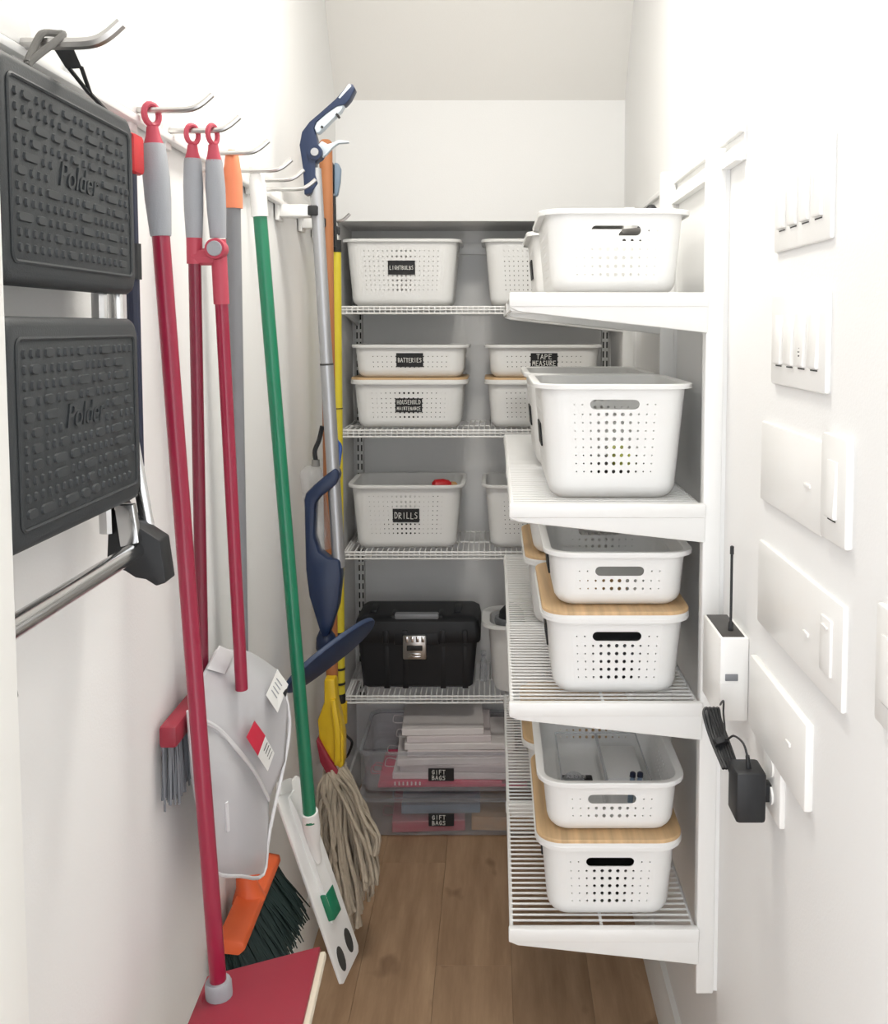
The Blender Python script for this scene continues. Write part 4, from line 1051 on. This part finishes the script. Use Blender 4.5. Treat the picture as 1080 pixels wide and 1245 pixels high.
# frame as a solid plate; two dark ovals imitate shaded openings near its lower end
po = [plate_pt(0, .004), plate_pt(.012, 0), plate_pt(.985, 0), plate_pt(1, .008), plate_pt(.985, .088), plate_pt(.96, .094), plate_pt(.03, .094), plate_pt(0, .084)]
fr = t.part('mop_frame', MB().prism([p for p in po], na * .006), 'plastic_white', bevel=.0015, label='long white flat frame')
for fc_, wc_ in ((.90, .026), (.88, .068)):
    t.part('opening_shade', MB().loft([[plate_pt(fc_, wc_) + la * (.026 * math.cos(a)) + wa * (.012 * math.sin(a)) + na * h_ for a in [2 * PI * i / 18 for i in range(18)]] for h_ in (.0058, .0066)]), 'slot', parent=fr)
t.part('spine', MB().loft([[plate_pt(f, .045 + s_ * w_) + na * (.006 + hh) for s_, hh in ((-1, 0), (-1, h_), (1, h_), (1, 0))] for f, w_, h_ in ((.04, .012, .004), (.12, .016, .012), (.62, .016, .012), (.72, .012, .004))]), 'plastic_white', parent=fr)
t.part('cloth_clip', MB().loft([[plate_pt(f, .045 + s_ * .02) + na * (.006 + hh) for s_, hh in ((-1, 0), (-.8, .013), (.8, .013), (1, 0))] for f in (.56, .70)]), 'green', parent=fr, bevel=.002, label='green clip')
t.part('cloth_tab', MB().prism([plate_pt(-.06, .02), plate_pt(-.005, .01), plate_pt(.03, .05), plate_pt(-.02, .06)], na * .01), 'plastic_white', parent=fr, bevel=.002)

# clip holders on the left track
def clip_holder(p0, p1, rad, lb):
    """a clip whose two rubber grippers straddle the pole p0-p1"""
    z_ = 1.853; f = (p0.z - z_) / (p0.z - p1.z); c = p0.lerp(p1, f)
    y, x1 = c.y, c.x - rad + .0004
    t = Thing('pole_clip', lb, 'clip', (XL, y, z_), 'white pole clips on the left track')
    t.part('body', MB().rbox(XL + .006, x1, y - .022, y + .022, z_ - .012, z_ + .014, .003), 'metalwhite')
    t.part('back_plate', MB().rbox(XL + .003, XL + .012, y - .026, y + .026, z_ - .02, z_ + .045, .002), 'metalwhite')
    for s_ in (-1, 1):
        g = y + s_ * (rad + .0055)
        t.part('rubber_grip', MB().rbox(x1 - .004, x1 + .018, g - .0055, g + .0055, z_ - .010, z_ + .012, .003), 'black', label='black rubber gripper')

# 5 blue spray mop
Yt = 2.17
T0, T1 = P(385, 238, Yt), P(412, 684, 2.19)
d = (T1 - T0).normalized()
t = Thing('spray_mop', 'navy blue spray mop with a silver pole and flat blue head', 'mop', P(394, 800, 2.2))
t.part('pole', MB().tube([P(383, 205, Yt), T0, axis(T0, T1, .45)], .0140, 16), 'alu', label='silver pole')
t.part('pole', MB().tube([axis(T0, T1, .45), T1 + d * .01], .0150, 16), 'alu', label='silver pole')
t.part('pole_ring', MB().tube([axis(T0, T1, .448), axis(T0, T1, .453)], .0154, 16), 'slot')
def flat_outline(name, pix, Y, thick, m, parent=None, bev=.004, lb=None, Y2=None):
    pts = [P(x, y, Y) for x, y in pix]
    return t.part(name, MB().prism([p - Vector((0, thick / 2, 0)) for p in pts], (0, thick, 0)), m, parent=parent, bevel=bev, label=lb)
hd = flat_outline('handle', [(372, 238), (370, 205), (366, 178), (369, 162), (378, 150), (392, 138), (410, 122), (424, 106), (430, 104), (433, 110), (427, 122), (421, 129), (411, 131), (398, 140), (386, 150), (383, 158), (386, 168), (388, 177), (393, 183), (391, 192), (385, 199), (385, 214), (388, 224), (380, 236)], Yt, .034, 'navy', bev=.002, lb='navy handle')
flat_outline('handle_insert', [(383, 157), (386, 150), (398, 139), (411, 130), (420, 128), (416, 136), (402, 150), (390, 162), (386, 164)], Yt, .028, 'ltblue', parent=hd, bev=.004, lb='pale grip insert')
flat_outline('handle_slot', [(413, 121), (415, 122), (429, 107), (426, 104)], Yt, .037, 'ltblue', parent=hd, bev=.001)
for xx, yy in ((393, 154), (411, 139)): flat_outline('insert_mark', [(xx - 2, yy + 2), (xx, yy + 4), (xx + 2, yy + 2), (xx, yy)], Yt, .031, 'black', parent=hd, bev=0)
flat_outline('trigger', [(386, 178), (392, 172), (399, 176), (405, 174), (412, 171), (424, 172), (425, 174), (412, 175), (405, 180), (398, 188), (393, 192), (388, 188)], Yt, .016, 'ltblue', bev=.002, lb='pale trigger lever')
pc = P(385, 187, Yt)
pv = t.part('pivot', MB().loft(lathe_rings(pc + Vector((0, .018, 0)), pc + Vector((0, -.022, 0)), [(0, .016), (1, .016)], 18)), 'navy')
t.part('pivot_screw', MB().loft(lathe_rings(pc + Vector((0, -.021, 0)), pc + Vector((0, -.025, 0)), [(0, .0095), (1, .0085)], 16)), 'alu', parent=pv)
Yb = 2.19
body = flat_outline('body', [(372, 606), (374, 598), (384, 588), (410, 566), (415, 576), (411, 588), (392, 602), (386, 610), (384, 650), (390, 668), (400, 676), (415, 678), (417, 700), (413, 735), (406, 757), (402, 770), (393, 772), (388, 755), (378, 722), (374, 690), (373, 650)], Yb, .05, 'navy', bev=.008, lb='navy bottle housing')
q0, q1 = P(377, 566, Yb + .03), P(392, 668, Yb + .02)
t.part('bottle', MB().loft(lathe_rings(q0, q1, [(0, .012), (.05, .024), (.12, .027), (.8, .025), (1, .02)], 18)), 'clear', label='clear spray bottle')
t.part('bottle_cap', MB().loft(lathe_rings(P(384, 559, Yb + .03), P(384, 567, Yb + .03), [(0, .009), (1, .010)], 12)), 'greycord')
t.part('spray_hose', MB().tube(smooth_path([P(384, 560, Yb + .03), P(383, 548, Yb + .03), P(388, 535, Yb + .03), P(392, 518, Yb + .03)], 5), .0055, 8), 'black')
t.part('bottle_strap', MB().tube(smooth_path([P(405, 520, Yb + .03), P(408, 535, Yb + .02), P(413, 543, Yb + .02), P(412, 556, Yb + .01), P(410, 570, Yb)], 5), .006, 8), 'navyblue_strap')
t.part('neck_joint', MB().loft(lathe_rings(P(395, 765, Yb), P(399, 795, Yb), [(0, .012), (.3, .022), (.7, .026), (1, .02)], 14)), 'navy')
h0, h1 = P(347, 837, 2.06), P(454, 757, 2.24)
lx_ = (h1 - h0); ll = lx_.length; lx_.normalize()
wv = Vector((.22, .90, -.34)); wv = (wv - lx_ * wv.dot(lx_)).normalized(); nv_ = lx_.cross(wv)
prof = []
for i in range(40):
    a = 2 * PI * i / 40; ca, sa = math.cos(a), math.sin(a)
    prof.append(h0.lerp(h1, .5) + lx_ * (ll / 2 * math.copysign(abs(ca) ** .8, ca)) + wv * (.058 * math.copysign(abs(sa) ** .9, sa)))
t.part('mop_head', MB().prism([p - nv_ * .006 for p in prof], nv_ * .012), 'navy_head', bevel=.003, label='flat slate blue head')

# 6 string mop
W0, W1 = P(396, 170, 2.42), P(404, 835, 2.44)
t = Thing('string_mop', 'wet mop with wooden pole, yellow clamp and grey cotton strings', 'mop', (W1.x, W1.y - .03, .06))
t.part('pole', MB().loft(lathe_rings(W0, W1, [(0, .010), (.004, .0155), (.02, .0165), (.5, .0165), (1, .0155)], 14)), 'woodpole', label='wooden pole')
Yc = 2.42
ck = flat_outline('clamp', [(396, 822), (409, 822), (411, 850), (416, 872), (420, 893), (420, 926), (414, 931), (407, 928), (398, 912), (390, 893), (388, 872), (396, 850)], Yc, .05, 'yellow', bev=.006, lb='yellow clamp')
flat_outline('clamp_arm', [(402, 850), (408, 850), (414, 885), (415, 926), (407, 930), (407, 890)], Yc - .03, .014, 'yellow', parent=ck, bev=.003)
flat_outline('jaw', [(387, 893), (391, 893), (404, 916), (415, 932), (414, 946), (405, 942), (392, 920)], Yc, .07, 'redplate', parent=ck, bev=.004, lb='red jaw')
random.seed(21); mb = MB()
ctr = P(408, 932, Yc)
for i in range(110):
    a = random.uniform(0, 2 * PI); r0 = random.uniform(.0, 1) ** .5
    s0 = ctr + Vector((.026 * r0 * math.cos(a), .035 * r0 * math.sin(a), random.uniform(-.015, .012)))
    px = 394 + random.random() * 66
    depth = random.uniform(-.10, .03)
    low = 1050 + 40 * math.sin((px - 394) / 66 * PI) + random.uniform(-30, 25)
    if 425 < px < 440: low = random.uniform(1095, 1132)
    e = P(px, low, Yc + depth - .03)
    e.z = max(e.z, .012)
    m1 = s0.lerp(e, .3) + Vector(((px - 425) * .00045, depth * .35, .028)) + Vector((random.uniform(-.008, .008), 0, 0))
    m2 = s0.lerp(e, .65) + Vector(((px - 425) * .0005, depth * .25, .014)) + Vector((random.uniform(-.01, .01), random.uniform(-.01, .01), 0))
    wob = lambda: Vector((random.uniform(-.009, .009), random.uniform(-.008, .008), 0))
    m15 = m1.lerp(m2, .5) + wob(); m25 = m2.lerp(e, .5) + wob() + Vector(((px - 425) * .0002, 0, 0))
    pts = smooth_path([s0, m1, m15, m2, m25, e], 4)
    mb.tube(pts, [.0052 + .0007 * math.sin(k * 2.1 + i) for k in range(len(pts))], 6)
t.part('strings', mb, 'mopstring', kind='stuff', label='grey cotton strings')

# 7 yellow telescopic pole with black bands and a wire claw
Yp = 2.60
t = Thing('telescopic_pole', 'yellow pole with black bands, dark handle and wire claw', 'pole', P(412, 862, Yp))
y0_, y1_ = P(408.5, 292, Yp), P(414, 862, Yp)
def yp(f): return y0_.lerp(y1_, f)
t.part('pole', MB().tube([yp(0), yp(1)], .0135, 14), 'paleyellow')
for f0, f1 in ((-.0, .025), (.35, .352), (.83, .845), (.908, .913), (.94, .945), (.965, .985)):
    t.part('band', MB().tube([yp(f0), yp(f1)], .0148, 14), 'black', label='black band')
t.part('lower_sleeve', MB().tube([yp(.985), yp(1.03)], .019, 14), 'yellow')
t.part('upper_rod', MB().tube([P(404, 236, Yp), yp(.01)], .0075, 10), 'plastic_white')
flat_outline('handle', [(398, 194), (403, 195), (407, 202), (406, 240), (399, 240)], Yp, .03, 'black', bev=.004, lb='black handle')
flat_outline('release_button', [(407, 198), (412, 199), (415, 206), (414, 222), (411, 238), (407, 240), (407, 225)], Yp, .022, 'bluegrey', bev=.004, lb='blue grey release')
t.part('strap_cord', MB().tube([P(406, 238, Yp - .032), P(408, 300, Yp - .032)], .005, 8), 'black')
mid = P(416, 880, Yp)
for dx in (-1, 1):
    t.part('claw_wire', MB().tube(smooth_path([mid + Vector((0, 0, .02)), P(417 + dx * 3, 892, Yp), P(422 + dx * 6, 902, Yp - .01), P(421 + dx * 4, 914, Yp), P(419 + dx * 2, 921, Yp)], 5), .0036, 6), 'black')

clip_holder(T0, T1, .0140, 'white clip with black grippers holding the blue spray mop')
clip_holder(W0, W1, .0165, 'white clip with black grippers holding the wooden mop pole')
clip_holder(P(404, 236, Yp), yp(.01), .0075, 'white clip with black grippers holding the yellow pole')
